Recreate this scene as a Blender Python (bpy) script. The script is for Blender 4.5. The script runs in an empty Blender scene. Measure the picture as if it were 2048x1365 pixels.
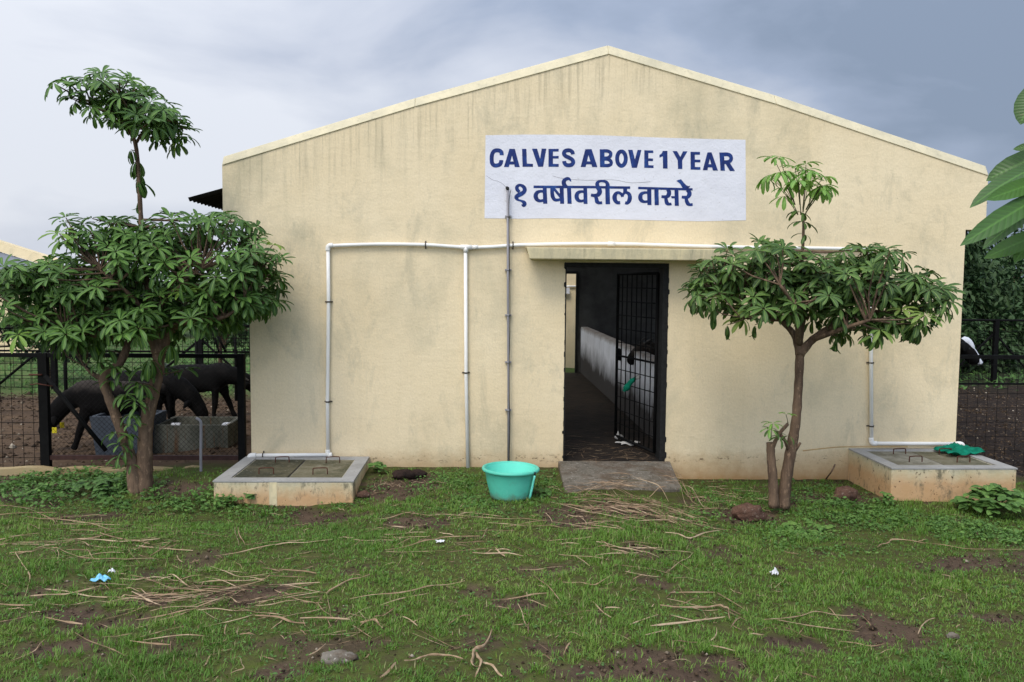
import bpy, bmesh, math, random
import numpy as np
from mathutils import Vector, Matrix
R = math.radians
SC = bpy.context.scene
COL = SC.collection
rnd = random.Random(7)
rng = np.random.default_rng(11)

# ------------------------------------------------------------------ camera
CAM = Vector((0.0, -8.5, 1.92)); FPX = 1653.0
YAW, PITCH, ROLL = R(2.04), R(4.05), R(0.5)
F_ = Vector((math.sin(YAW)*math.cos(PITCH), math.cos(YAW)*math.cos(PITCH), -math.sin(PITCH)))
R0 = Vector((math.cos(YAW), -math.sin(YAW), 0)); U0 = R0.cross(F_)
R_ = R0*math.cos(ROLL)+U0*math.sin(ROLL); U_ = -R0*math.sin(ROLL)+U0*math.cos(ROLL)
cd = bpy.data.cameras.new('camera'); cam = bpy.data.objects.new('camera', cd); COL.objects.link(cam)
m3 = Matrix((R_, U_, -F_)).transposed().to_4x4(); m3.translation = CAM
cam.matrix_world = m3
cd.sensor_width = 36; cd.lens = FPX/2048*36; cd.clip_start = .05; cd.clip_end = 3000
SC.camera = cam

def ray(px, py):
    return F_ + R_*((px-1024)/FPX) + U_*((682.5-py)/FPX)
def wy(px, py, Y):                      # the point on the plane y = Y
    d = ray(px, py); t = (Y-CAM.y)/d.y; return CAM + d*t
def wz(px, py, z=0.0):                  # the point on the level z
    d = ray(px, py); t = (z-CAM.z)/d.z; return CAM + d*t

# ------------------------------------------------------------------ world and sun
W = bpy.data.worlds.new('World'); SC.world = W; W.use_nodes = True
nt = W.node_tree; N = nt.nodes; L = nt.links; N.clear()
SUN_EL, SUN_AZ = R(52), R(205)          # azimuth measured clockwise from +y
out = N.new('ShaderNodeOutputWorld'); bg = N.new('ShaderNodeBackground'); bg.inputs[1].default_value = .1
sky = N.new('ShaderNodeTexSky'); sky.sky_type = 'NISHITA'; sky.sun_disc = False
sky.sun_elevation = SUN_EL; sky.sun_rotation = SUN_AZ; sky.dust_density = 3
tc = N.new('ShaderNodeTexCoord'); sep = N.new('ShaderNodeSeparateXYZ'); L.new(tc.outputs['Generated'], sep.inputs[0])
mp = N.new('ShaderNodeMapping'); mp.inputs['Scale'].default_value = (1.0, 1.0, 2.6); mp.inputs['Location'].default_value = (.35, .1, .12)
L.new(tc.outputs['Generated'], mp.inputs[0])
n1 = N.new('ShaderNodeTexNoise'); n1.inputs['Scale'].default_value = 3.0; n1.inputs['Detail'].default_value = 7; n1.inputs['Roughness'].default_value = .5; n1.inputs['Distortion'].default_value = .35
L.new(mp.outputs[0], n1.inputs['Vector'])
def wm(op, a, b, clamp=False):
    n = N.new('ShaderNodeMath'); n.operation = op; n.use_clamp = clamp
    for i, v in enumerate((a, b)):
        if isinstance(v, (int, float)): n.inputs[i].default_value = v
        else: L.new(v, n.inputs[i])
    return n.outputs[0]
# brightness of the overcast: brighter towards the left of the barn, duller to the right
side = wm('MULTIPLY', sep.outputs['X'], -.95)
v = wm('ADD', wm('SUBTRACT', wm('MULTIPLY', n1.outputs['Fac'], 1.7), .28), side)
ramp = N.new('ShaderNodeValToRGB'); e = ramp.color_ramp.elements
e[0].position = .0; e[0].color = (.26, .325, .44, 1)
e[1].position = .98; e[1].color = (.81, .845, .925, 1)
k = ramp.color_ramp.elements.new(.3); k.color = (.37, .44, .58, 1)
k = ramp.color_ramp.elements.new(.6); k.color = (.59, .64, .755, 1)
L.new(v, ramp.inputs[0])
back = wm('ADD', wm('MULTIPLY', sep.outputs['Y'], -1.0), .05, False)
back = wm('MAXIMUM', back, 0.0)
up = wm('MAXIMUM', sep.outputs['Z'], 0.0)
gain = wm('ADD', wm('MULTIPLY', back, 14.5), wm('ADD', wm('MULTIPLY', wm('POWER', up, 2.0), 14.0), 10.0))
sc = N.new('ShaderNodeVectorMath'); sc.operation = 'SCALE'; L.new(ramp.outputs[0], sc.inputs[0]); L.new(gain, sc.inputs['Scale'])
mx = N.new('ShaderNodeMix'); mx.data_type = 'RGBA'; mx.inputs[0].default_value = .9
L.new(sky.outputs[0], mx.inputs[6]); L.new(sc.outputs[0], mx.inputs[7])
L.new(mx.outputs[2], bg.inputs[0]); L.new(bg.outputs[0], out.inputs[0])

sl = bpy.data.lights.new('sun', 'SUN'); sl.energy = 1.65; sl.angle = R(20); sl.color = (1, .93, .82)
so = bpy.data.objects.new('sun', sl); COL.objects.link(so)
sd = Vector((math.sin(SUN_AZ)*math.cos(SUN_EL), math.cos(SUN_AZ)*math.cos(SUN_EL), math.sin(SUN_EL)))
so.rotation_euler = sd.to_track_quat('Z', 'Y').to_euler(); so.location = (-4, -12, 12)
SC.view_settings.view_transform = 'Standard'; SC.view_settings.look = 'None'
SC.view_settings.exposure = 0.0; SC.view_settings.gamma = 1
SC.render.engine = 'CYCLES'; SC.cycles.max_bounces = 6; SC.cycles.diffuse_bounces = 4
SC.cycles.transparent_max_bounces = 8

# ------------------------------------------------------------------ material helpers
def srgb(r, g, b):
    f = lambda c: ((c/255+.055)/1.055)**2.4 if c > 10 else c/255/12.92
    return (f(r), f(g), f(b))
class NT:
    def __init__(s, name, rough=.8, spec=.3):
        s.m = bpy.data.materials.new(name); s.m.use_nodes = True; s.t = s.m.node_tree
        s.b = s.t.nodes['Principled BSDF']; s.b.inputs['Roughness'].default_value = rough
        s.b.inputs['Specular IOR Level'].default_value = spec*.75
        s.tc = s.t.nodes.new('ShaderNodeTexCoord'); s.P = s.tc.outputs['Object']
        s.sep = None
    def xyz(s):
        if s.sep is None:
            s.sep = s.t.nodes.new('ShaderNodeSeparateXYZ'); s.t.links.new(s.P, s.sep.inputs[0])
        return s.sep.outputs
    def noise(s, scale, detail=4, rough=.55, stretch=None, dist=0, off=0):
        n = s.t.nodes.new('ShaderNodeTexNoise'); n.inputs['Scale'].default_value = scale
        n.inputs['Detail'].default_value = detail; n.inputs['Roughness'].default_value = rough; n.inputs['Distortion'].default_value = dist
        v = s.P
        if stretch or off:
            mpn = s.t.nodes.new('ShaderNodeMapping'); mpn.inputs['Scale'].default_value = stretch or (1, 1, 1)
            mpn.inputs['Location'].default_value = (off, off*.7, off*1.3)
            s.t.links.new(v, mpn.inputs[0]); v = mpn.outputs[0]
        s.t.links.new(v, n.inputs['Vector']); return n.outputs['Fac']
    def vor(s, scale, feat='F1', stretch=None):
        n = s.t.nodes.new('ShaderNodeTexVoronoi'); n.feature = feat; n.inputs['Scale'].default_value = scale
        v = s.P
        if stretch:
            mpn = s.t.nodes.new('ShaderNodeMapping'); mpn.inputs['Scale'].default_value = stretch
            s.t.links.new(v, mpn.inputs[0]); v = mpn.outputs[0]
        s.t.links.new(v, n.inputs['Vector']); return n.outputs['Distance']
    def attr(s, name, o='Fac'):
        n = s.t.nodes.new('ShaderNodeAttribute'); n.attribute_name = name; return n.outputs[o]
    def math(s, op, a, b=0.0, clamp=False):
        n = s.t.nodes.new('ShaderNodeMath'); n.operation = op; n.use_clamp = clamp
        for i, v in enumerate((a, b)):
            if isinstance(v, (int, float)): n.inputs[i].default_value = v
            else: s.t.links.new(v, n.inputs[i])
        return n.outputs[0]
    def rng(s, v, a, b, c=0.0, d=1.0):
        n = s.t.nodes.new('ShaderNodeMapRange'); n.clamp = True
        n.inputs[1].default_value = a; n.inputs[2].default_value = b; n.inputs[3].default_value = c; n.inputs[4].default_value = d
        s.t.links.new(v, n.inputs[0]); return n.outputs[0]
    def ramp(s, v, stops):
        n = s.t.nodes.new('ShaderNodeValToRGB'); el = n.color_ramp.elements
        while len(el) < len(stops): el.new(.5)
        for i, (p, c) in enumerate(stops):
            el[i].position = p; el[i].color = (*c, 1)
        s.t.links.new(v, n.inputs[0]); return n.outputs[0]
    def mix(s, f, a, b, mode='MIX'):
        n = s.t.nodes.new('ShaderNodeMix'); n.data_type = 'RGBA'; n.blend_type = mode
        for i, v in ((0, f), (6, a), (7, b)):
            if isinstance(v, (int, float)): n.inputs[i].default_value = v
            elif isinstance(v, tuple): n.inputs[i].default_value = (*v, 1)
            else: s.t.links.new(v, n.inputs[i])
        return n.outputs[2]
    def color(s, c):
        if isinstance(c, tuple): s.b.inputs['Base Color'].default_value = (*c, 1)
        else: s.t.links.new(c, s.b.inputs['Base Color'])
        return s
    def rough(s, v): s.t.links.new(v, s.b.inputs['Roughness']); return s
    def bump(s, v, strength=.3, dist=.01):
        n = s.t.nodes.new('ShaderNodeBump'); n.inputs['Strength'].default_value = strength; n.inputs['Distance'].default_value = dist
        s.t.links.new(v, n.inputs['Height'])
        prev = s.b.inputs['Normal']
        if prev.is_linked: s.t.links.new(prev.links[0].from_socket, n.inputs['Normal'])
        s.t.links.new(n.outputs[0], prev); return s

def simple(name, c, rough=.7, spec=.3, var=.25, scale=14, bump=.0, metal=0.0):
    t = NT(name, rough, spec)
    dark = tuple(x*(1-var) for x in c); lite = tuple(min(1, x*(1+var)) for x in c)
    t.color(t.ramp(t.noise(scale, 5), [(.3, dark), (.7, lite)]))
    if bump: t.bump(t.noise(scale*5, 4), bump, .01)
    t.b.inputs['Metallic'].default_value = metal
    return t.m

M = {}
PEAK = wy(1217, 88, 0); EL = wy(444, 312, 0); ER = wy(1974, 331, 0)

def plaster(name, base, lite, front=True, low=True):
    t = NT(name, .92, .15); o = t.xyz()
    big = t.noise(.9, 5, .6)
    c = t.mix(t.rng(big, .35, .7), base, lite)
    # greenish grey cloudy patches
    pt = t.noise(1.15, 6, .65, (1, 1, .75), .3, 3.1)
    c = t.mix(t.math('MULTIPLY', t.rng(pt, .5, .72), .4), c, srgb(150, 150, 128))
    pt2 = t.noise(3.2, 6, .7, (1, 1, .45), .5, 9.1)
    c = t.mix(t.math('MULTIPLY', t.rng(pt2, .54, .7), .32), c, srgb(140, 142, 125))
    fine = t.noise(70, 3, .6, (1, 1, .6))
    c = t.mix(t.rng(fine, .35, .75, 0, .16), c, srgb(120, 112, 88))
    if front:
        # rain streaks that run down from the coping
        ax = t.math('ABSOLUTE', t.math('SUBTRACT', o[0], PEAK.x))
        line = t.math('SUBTRACT', PEAK.z-.02, t.math('MULTIPLY', ax, .289))
        d = t.math('SUBTRACT', line, o[2])
        st = t.noise(1.0, 5, .7, (9, 1, .35))
        st2 = t.noise(1.0, 4, .6, (28, 1, 1.1), off=4)
        near = t.rng(d, .0, .75, 1, 0)
        f = t.math('MULTIPLY', t.math('MULTIPLY', t.rng(st, .5, .72), near), .13)
        c = t.mix(f, c, srgb(125, 125, 105))
        f2 = t.math('MULTIPLY', t.math('MULTIPLY', t.rng(st2, .52, .66), t.rng(d, .0, .3, 1, 0)), .24)
        c = t.mix(f2, c, srgb(95, 95, 80))
        f3 = t.math('MULTIPLY', t.rng(st, .5, .75), .08)
        c = t.mix(f3, c, srgb(140, 138, 115))
    if low:
        nb = t.noise(5, 6, .7, off=2)
        zz = t.math('ADD', o[2], t.math('MULTIPLY', nb, .32))
        c = t.mix(t.rng(zz, .02, .36, .85, 0), c, srgb(158, 116, 68))
        nb3 = t.noise(16, 5, .7, (1, 1, 2.2), off=8)
        band = t.math('MULTIPLY', t.rng(t.math('ABSOLUTE', t.math('SUBTRACT', o[2], .09)), .0, .06, 1, 0), t.rng(nb3, .57, .62))
        c = t.mix(t.math('MULTIPLY', band, .75), c, srgb(62, 46, 34))
        c = t.mix(t.rng(o[2], .9, 0.1, 0, .12), c, srgb(120, 108, 70))
    sp = t.vor(2.3); sp2 = t.noise(30, 2)
    c = t.mix(t.math('MULTIPLY', t.rng(t.math('ADD', sp, t.math('MULTIPLY', sp2, .05)), .045, .035, 0, 1), .6), c, srgb(90, 80, 62))
    t.color(c)
    t.bump(t.noise(46, 4, .6), .32, .006)
    t.bump(t.noise(9, 4, .6, (1, 1, 1.4)), .28, .02)
    return t.m
M['wall'] = plaster('cream_plaster', srgb(229, 210, 173), srgb(236, 219, 185))
M['wall_plain'] = plaster('cream_plaster_plain', srgb(226, 206, 166), srgb(233, 215, 178), False, False)

t = NT('coping_plaster', .9, .15)
c = t.mix(t.rng(t.noise(3, 6, .7), .4, .65), srgb(214, 203, 172), srgb(192, 184, 158))
c = t.mix(t.rng(t.noise(20, 6, .7), .56, .7, 0, .45), c, srgb(150, 146, 128))
t.color(c); t.bump(t.noise(30, 4), .25, .008); M['coping'] = t.m

t = NT('white_sign_paint', .75, .25)
c = t.mix(t.rng(t.noise(2.5, 5, .6), .4, .7), (.74, .74, .79), (.67, .67, .72))
c = t.mix(t.rng(t.noise(26, 5, .7), .62, .7, 0, .45), c, srgb(150, 140, 125))
t.color(c); t.bump(t.noise(46, 4, .6), .42, .007); t.bump(t.noise(9, 4, .6), .35, .02); M['sign'] = t.m
t = NT('blue_letter_paint', .55, .35)
c = t.ramp(t.noise(14, 5, .65, (1, 1, .5)), [(.3, srgb(18, 32, 84)), (.55, srgb(24, 50, 114)), (.75, srgb(42, 86, 152))])
t.color(c); t.bump(t.noise(46, 4), .3, .006); M['letters'] = t.m

t = NT('stained_concrete', .9, .2)
c = t.mix(t.rng(t.noise(4, 6, .7), .38, .66), srgb(120, 114, 104), srgb(92, 86, 76))
c = t.mix(t.rng(t.noise(18, 5, .7), .5, .7, 0, .8), c, srgb(66, 58, 48))
c = t.mix(t.rng(t.noise(40, 3, .7, off=4), .6, .68, 0, .7), c, srgb(178, 172, 160))
c = t.mix(t.rng(t.noise(2.6, 6, .8, off=5), .48, .6, 0, .6), c, srgb(86, 68, 52))
t.color(c); t.bump(t.noise(30, 5), .6, .01); t.bump(t.noise(7, 5), .6, .03); M['ramp'] = t.m

t = NT('canopy_concrete', .9, .2)
c = t.mix(t.rng(t.noise(3, 6, .7, (3, 1, 1)), .4, .62), srgb(214, 200, 162), srgb(188, 178, 148))
c = t.mix(t.rng(t.noise(2, 5, .7, (9, 1, 1.5), off=2), .54, .7, 0, .5), c, srgb(132, 130, 112))
t.color(c); t.bump(t.noise(30, 4), .4, .01); M['canopy'] = t.m

t = NT('tank_render', .9, .2); o = t.xyz()
c = t.mix(t.rng(t.noise(3, 6, .7), .35, .65), srgb(206, 196, 166), srgb(186, 174, 140))
g = t.math('ADD', o[2], t.math('MULTIPLY', t.noise(3.5, 6, .75, (1, 1, .5)), .24))
c = t.mix(t.rng(g, .15, .29, .65, 0), c, srgb(186, 134, 84))
c = t.mix(t.rng(g, .27, .36, 0, .8), c, srgb(138, 140, 130))
c = t.mix(t.rng(t.noise(9, 6, .7, (1, 1, .5), off=5), .55, .66, 0, .8), c, srgb(92, 90, 74))
c = t.mix(t.rng(t.noise(22, 4, .7, off=9), .62, .68, 0, .9), c, srgb(68, 48, 34))
t.color(c); t.bump(t.noise(26, 5), .5, .012); M['tank'] = t.m
t = NT('tank_rim_cement', .85, .25)
c = t.mix(t.rng(t.noise(3, 6, .7), .35, .7), srgb(166, 165, 162), srgb(140, 138, 134))
c = t.mix(t.rng(t.noise(30, 4, .7), .6, .68, 0, .5), c, srgb(98, 92, 84))
t.color(c); t.bump(t.noise(40, 4), .3, .006); M['rim'] = t.m
def lidm(name, a, b, moss):
    t = NT(name, .7, .35)
    c = t.mix(t.rng(t.noise(3.5, 6, .75), .38, .62), a, b)
    c = t.mix(t.rng(t.noise(2.2, 6, .75, off=7), .44, .58, 0, .85), c, moss)
    c = t.mix(t.rng(t.noise(24, 4, .7, off=3), .58, .68, 0, .6), c, srgb(150, 146, 134))
    t.color(c); t.bump(t.noise(30, 5), .4, .008); return t.m
M['lid_dark'] = lidm('mossy_lid', srgb(92, 86, 66), srgb(64, 62, 44), srgb(44, 46, 30))
M['lid_mid'] = lidm('patchy_lid', srgb(124, 118, 98), srgb(92, 88, 66), srgb(66, 66, 46))
M['lid_light'] = lidm('pale_lid', srgb(150, 146, 132), srgb(126, 122, 108), srgb(96, 92, 74))
M['rust'] = simple('rusty_iron', srgb(78, 44, 34), .75, .3, .35, 40)
M['pvc'] = simple('white_pvc', srgb(232, 230, 224), .35, .5, .05, 3)
M['conduit'] = simple('grey_conduit', srgb(138, 136, 140), .45, .4, .08, 6)
M['clamp'] = simple('pipe_clamp_metal', srgb(74, 66, 58), .5, .4, .3, 30, metal=.4)
M['blackiron'] = simple('black_painted_iron', (.006, .006, .006), .75, .1, .3, 20)
M['wire'] = simple('dark_wire', (.009, .0085, .008), .8, .08, .3, 20)
M['jamb'] = simple('black_door_frame_paint', (.012, .012, .012), .6, .3, .5, 24, .3)
M['rusty_rail'] = simple('rust_brown_rail', srgb(58, 38, 34), .7, .3, .3, 18)
M['roofsheet'] = simple('corrugated_sheet', (.02, .02, .02), .8, .1, .3, 3)
M['roofgrey'] = simple('weathered_roof_sheet', srgb(120, 124, 132), .7, .3, .15, 2)
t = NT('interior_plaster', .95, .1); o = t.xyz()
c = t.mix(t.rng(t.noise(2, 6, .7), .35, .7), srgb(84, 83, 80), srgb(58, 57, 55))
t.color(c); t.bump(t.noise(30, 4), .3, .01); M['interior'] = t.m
t = NT('whitewashed_low_wall', .9, .15); o = t.xyz()
c = t.mix(t.rng(t.noise(3, 5, .65), .35, .7), srgb(240, 240, 243), srgb(222, 222, 224))
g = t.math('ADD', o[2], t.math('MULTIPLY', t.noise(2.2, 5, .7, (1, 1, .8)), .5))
c = t.mix(t.rng(g, .6, 1.0, .95, 0), c, srgb(46, 40, 34))  # dirt at the base, with the shade over the lower half painted in
c = t.mix(t.rng(t.math('ADD', o[2], t.math('MULTIPLY', t.noise(6, 5), .12)), 1.0, 1.09, 0, .75), c, srgb(112, 88, 56))
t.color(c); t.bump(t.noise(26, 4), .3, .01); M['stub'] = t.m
t = NT('dung_floor', .85, .3)
c = t.mix(t.rng(t.noise(5, 6, .7), .35, .65), srgb(46, 37, 29), srgb(22, 18, 15))
t.color(c); t.bump(t.noise(12, 6, .7), .8, .04); M['floor'] = t.m
t = NT('turquoise_plastic', .42, .45)
c = t.ramp(t.noise(3, 4), [(.3, srgb(78, 182, 158)), (.7, srgb(94, 198, 174))])
c = t.mix(t.rng(t.noise(9, 6, .75), .56, .72, 0, .35), c, srgb(96, 130, 110))
c = t.mix(t.rng(t.math('ADD', t.xyz()[2], t.math('MULTIPLY', t.noise(18, 5, .7, off=3), .14)), .08, .15, .75, 0), c, srgb(104, 90, 66))
c = t.mix(t.rng(t.noise(6, 5, .8, (8, 8, .8), off=6), .6, .68, 0, .3), c, srgb(150, 216, 200))
t.color(c); M['tub'] = t.m
M['tub_in'] = simple('turquoise_plastic_inside', srgb(112, 216, 196), .5, .4, .05, 3)
M['rag'] = simple('green_cloth', srgb(20, 112, 88), .9, .1, .35, 18, .4)
M['ragw'] = simple('white_cloth', srgb(190, 188, 184), .9, .1, .2, 18, .4)
M['blueplastic'] = simple('blue_white_plastic', srgb(120, 190, 222), .4, .5, .3, 30)
M['whiteplastic'] = simple('white_plastic_scrap', srgb(215, 215, 218), .4, .5, .15, 30)
t = NT('reddish_stone', .92, .15)
c = t.mix(t.rng(t.noise(6, 6, .7), .35, .65), srgb(112, 84, 70), srgb(74, 56, 48))
c = t.mix(t.rng(t.noise(26, 4, .7), .58, .68, 0, .6), c, srgb(150, 132, 118))
t.color(c); t.bump(t.noise(16, 6, .75), 1, .03); M['stone'] = t.m
t = NT('dark_stone', .92, .15)
c = t.mix(t.rng(t.noise(8, 6, .7), .35, .65), srgb(62, 48, 42), srgb(34, 28, 26))
t.color(c); t.bump(t.noise(18, 6, .75), 1, .03); M['stone_dark'] = t.m
t = NT('hide_black', .8, .12)
c = t.mix(t.rng(t.noise(3.2, 6, .65), .48, .72), (.003, .0028, .0028), (.012, .010, .009))
t.color(c); t.bump(t.noise(60, 3, .6, (1, 1, 2)), .4, .004); M['hide'] = t.m
t = NT('hide_dusty', .85, .12); o = t.xyz()
c = t.mix(t.rng(t.math('ADD', o[2], t.math('MULTIPLY', t.noise(7, 6, .7), .2)), .72, .86), (.004, .0035, .0035), (.045, .037, .032))
t.color(c); t.bump(t.noise(60, 3), .4, .004); M['hide_dusty'] = t.m
M['horn'] = simple('horn', (.06, .055, .05), .5, .4, .3, 20)
M['yellow'] = simple('yellow_tag', srgb(214, 196, 40), .5, .4, .05, 10)
M['whitehair'] = simple('white_hair_patch', srgb(205, 208, 215), .8, .2, .1, 20)
M['curb'] = plaster('curb_plaster', srgb(168, 150, 112), srgb(150, 130, 96), False, False)
t = NT('trough_concrete', .9, .2)
c = t.mix(t.rng(t.noise(4, 6, .7, (1, 1, .6)), .35, .65), srgb(108, 108, 98), srgb(66, 68, 60))
c = t.mix(t.rng(t.noise(3, 5, .7, (6, 6, .4), off=2), .56, .66, 0, .8), c, srgb(96, 66, 44))
t.color(c); t.bump(t.noise(20, 5), .5, .01); M['trough'] = t.m
M['troughblue'] = simple('blue_grey_cement', srgb(66, 72, 80), .85, .3, .2, 5, .3)
def barkm(name, a, b):
    t = NT(name, .9, .2)
    c = t.mix(t.rng(t.noise(6, 6, .7, (2, 2, .5)), .35, .65), a, b)
    c = t.mix(t.rng(t.noise(36, 4, .7, (1, 1, .5)), .56, .68, 0, .6), c, tuple(min(1, x*2.1) for x in a))
    t.color(c); t.bump(t.noise(22, 6, .7, (2, 2, .4)), .8, .015); return t.m
M['bark'] = barkm('brown_bark', srgb(116, 96, 78), srgb(76, 62, 52))
M['barkg'] = barkm('green_stem', srgb(92, 92, 62), srgb(70, 72, 46))

def leafm(name, stops, rough=.42, back=1.25, trans=.12, veins=False):
    t = NT(name, rough, .38)
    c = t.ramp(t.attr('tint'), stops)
    c = t.mix(t.rng(t.noise(40, 3), .4, .7, 0, .18), c, tuple(x*.5 for x in stops[0][1]))
    # pale midrib
    c = t.mix(t.rng(t.attr('rib'), .0, .16, .5, 0), c, tuple(min(1, x*2.0+.02) for x in stops[-1][1]))
    if veins:
        w = t.math('SINE', t.math('MULTIPLY', t.math('SUBTRACT', t.math('MULTIPLY', t.attr('along'), 16.0), t.math('MULTIPLY', t.attr('rib'), 1.6)), 6.283))
        c = t.mix(t.rng(w, .72, 1.0, 0, .4), c, tuple(min(1, x*2.2) for x in stops[1][1])); t.bump(w, .12, .002)
        c = t.mix(t.rng(t.noise(55, 3, .7), .68, .72, 0, .7), c, (.10, .085, .03))
    g = t.t.nodes.new('ShaderNodeNewGeometry')
    cb = t.mix(.3, c, (.12, .20, .07))
    c2 = t.mix(g.outputs['Backfacing'], c, cb)
    t.color(c2)
    tr = t.t.nodes.new('ShaderNodeBsdfTranslucent'); t.t.links.new(c2, tr.inputs[0])
    ms = t.t.nodes.new('ShaderNodeMixShader'); ms.inputs[0].default_value = trans*2
    o = t.t.nodes['Material Output']
    t.t.links.new(t.b.outputs[0], ms.inputs[1]); t.t.links.new(tr.outputs[0], ms.inputs[2]); t.t.links.new(ms.outputs[0], o.inputs[0])
    return t.m
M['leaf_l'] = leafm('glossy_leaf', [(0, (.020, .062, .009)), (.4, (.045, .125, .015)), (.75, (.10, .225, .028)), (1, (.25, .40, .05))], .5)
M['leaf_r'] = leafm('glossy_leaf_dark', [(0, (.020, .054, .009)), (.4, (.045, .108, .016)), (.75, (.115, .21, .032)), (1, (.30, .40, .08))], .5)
M['leaf_new'] = leafm('young_leaf', [(0, (.12, .27, .04)), (.5, (.20, .40, .06)), (1, (.34, .50, .11))])
M['leaf_fg'] = leafm('near_leaf', [(0, (.012, .050, .005)), (.5, (.024, .085, .008)), (1, (.065, .17, .02))], .36, trans=.06, veins=True)
M['leaf_bg'] = leafm('distant_leaf', [(0, (.010, .028, .009)), (.5, (.020, .052, .016)), (1, (.048, .105, .030))], .6)
M['leaf_weed'] = leafm('weed_leaf', [(0, (.035, .095, .018)), (.5, (.075, .18, .030)), (1, (.17, .31, .055))], .65)
M['grass'] = leafm('grass_blade', [(0, (.050, .120, .013)), (.4, (.098, .222, .020)), (.75, (.165, .31, .034)), (.93, (.27, .35, .07)), (1, (.45, .38, .20))], .7)
M['straw'] = leafm('dry_stalk', [(0, (.13, .080, .05)), (.5, (.31, .205, .12)), (1, (.50, .375, .245))], .75, trans=.05)

# ------------------------------------------------------------------ mesh helpers
def tag(o, label=None, cat=None, group=None, kind=None):
    if label: o['label'] = label
    if cat: o['category'] = cat
    if group: o['group'] = group
    if kind: o['kind'] = kind
    return o
def thing(name, label, cat, loc=(0, 0, 0), group=None, rz=0):
    o = bpy.data.objects.new(name, None); COL.objects.link(o); o.location = loc; o.rotation_euler = (0, 0, rz)
    o.empty_display_size = .1
    return tag(o, label, cat, group)
def world_loc(p):
    v = Vector((0, 0, 0))
    while p is not None: v += p.location; p = p.parent
    return v
class MB:
    def __init__(s): s.v = []; s.f = []; s.sm = []
    def quad(s, *pts, smooth=False):
        b = len(s.v); s.v += [tuple(p) for p in pts]; s.f.append(tuple(range(b, b+len(pts)))); s.sm.append(smooth); return s
    def box(s, lo, hi):
        x0, y0, z0 = lo; x1, y1, z1 = hi; b = len(s.v)
        s.v += [(x0,y0,z0),(x1,y0,z0),(x1,y1,z0),(x0,y1,z0),(x0,y0,z1),(x1,y0,z1),(x1,y1,z1),(x0,y1,z1)]
        for q in ((3,2,1,0),(4,5,6,7),(0,1,5,4),(1,2,6,5),(2,3,7,6),(3,0,4,7)):
            s.f.append(tuple(b+i for i in q)); s.sm.append(False)
        return s
    def hexa(s, bot, top):
        b = len(s.v); s.v += [tuple(p) for p in bot]+[tuple(p) for p in top]
        for q in ((3,2,1,0),(4,5,6,7),(0,1,5,4),(1,2,6,5),(2,3,7,6),(3,0,4,7)):
            s.f.append(tuple(b+i for i in q)); s.sm.append(False)
        return s
    def prism(s, poly, y0, y1):          # polygon in x-z, extruded along y
        n = len(poly); b = len(s.v)
        s.v += [(x, y0, z) for x, z in poly]+[(x, y1, z) for x, z in poly]
        s.f.append(tuple(range(b, b+n))); s.f.append(tuple(range(b+2*n-1, b+n-1, -1))); s.sm += [False, False]
        for i in range(n):
            j = (i+1) % n; s.f.append((b+i, b+n+i, b+n+j, b+j)); s.sm.append(False)
        return s
    def tube(s, pts, rad, n=8, cap=True, smooth=True):
        pts = [Vector(p) for p in pts]
        if isinstance(rad, (int, float)): rad = [rad]*len(pts)
        b = len(s.v); prev = None
        for i, p in enumerate(pts):
            d = (pts[min(i+1, len(pts)-1)]-pts[max(i-1, 0)])
            if d.length < 1e-9: d = Vector((0, 0, 1))
            d.normalize()
            if prev is None:
                a = Vector((0, 0, 1)) if abs(d.z) < .9 else Vector((1, 0, 0)); u = d.cross(a).normalized()
            else:
                u = prev-d*prev.dot(d)
                if u.length < 1e-6: u = d.orthogonal()
                u.normalize()
            prev = u; w = d.cross(u)
            for k in range(n):
                an = 2*math.pi*k/n; s.v.append(tuple(p+(u*math.cos(an)+w*math.sin(an))*rad[i]))
        for i in range(len(pts)-1):
            for k in range(n):
                k2 = (k+1) % n; s.f.append((b+i*n+k, b+i*n+k2, b+(i+1)*n+k2, b+(i+1)*n+k)); s.sm.append(smooth)
        if cap:
            s.f.append(tuple(b+k for k in range(n-1, -1, -1))); e0 = b+(len(pts)-1)*n
            s.f.append(tuple(e0+k for k in range(n))); s.sm += [False, False]
        return s
    def build(s, name, mat, parent=None, local=False, bevel=0):
        me = bpy.data.meshes.new(name); o = bpy.data.objects.new(name, me); COL.objects.link(o)
        off = Vector((0, 0, 0)) if local or parent is None else world_loc(parent)
        me.from_pydata([(x-off.x, y-off.y, z-off.z) for x, y, z in s.v], [], s.f)
        me.polygons.foreach_set('use_smooth', s.sm)
        me.materials.append(mat); me.update()
        bm = bmesh.new(); bm.from_mesh(me); bmesh.ops.recalc_face_normals(bm, faces=bm.faces); bm.to_mesh(me); bm.free()
        if bevel:
            bv = o.modifiers.new('b', 'BEVEL'); bv.width = bevel; bv.segments = 2; bv.limit_method = 'ANGLE'
        if parent is not None: o.parent = parent
        return o
def spline(pts, n=6):
    pts = [Vector(p) for p in pts]; o = []
    if len(pts) < 3: return pts
    for i in range(len(pts)-1):
        p0 = pts[max(i-1, 0)]; p1 = pts[i]; p2 = pts[i+1]; p3 = pts[min(i+2, len(pts)-1)]
        for k in range(n):
            t = k/n; o.append(.5*((2*p1)+(p2-p0)*t+(2*p0-5*p1+4*p2-p3)*t*t+(3*p1-p0-3*p2+p3)*t**3))
    o.append(pts[-1]); return o

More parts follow.
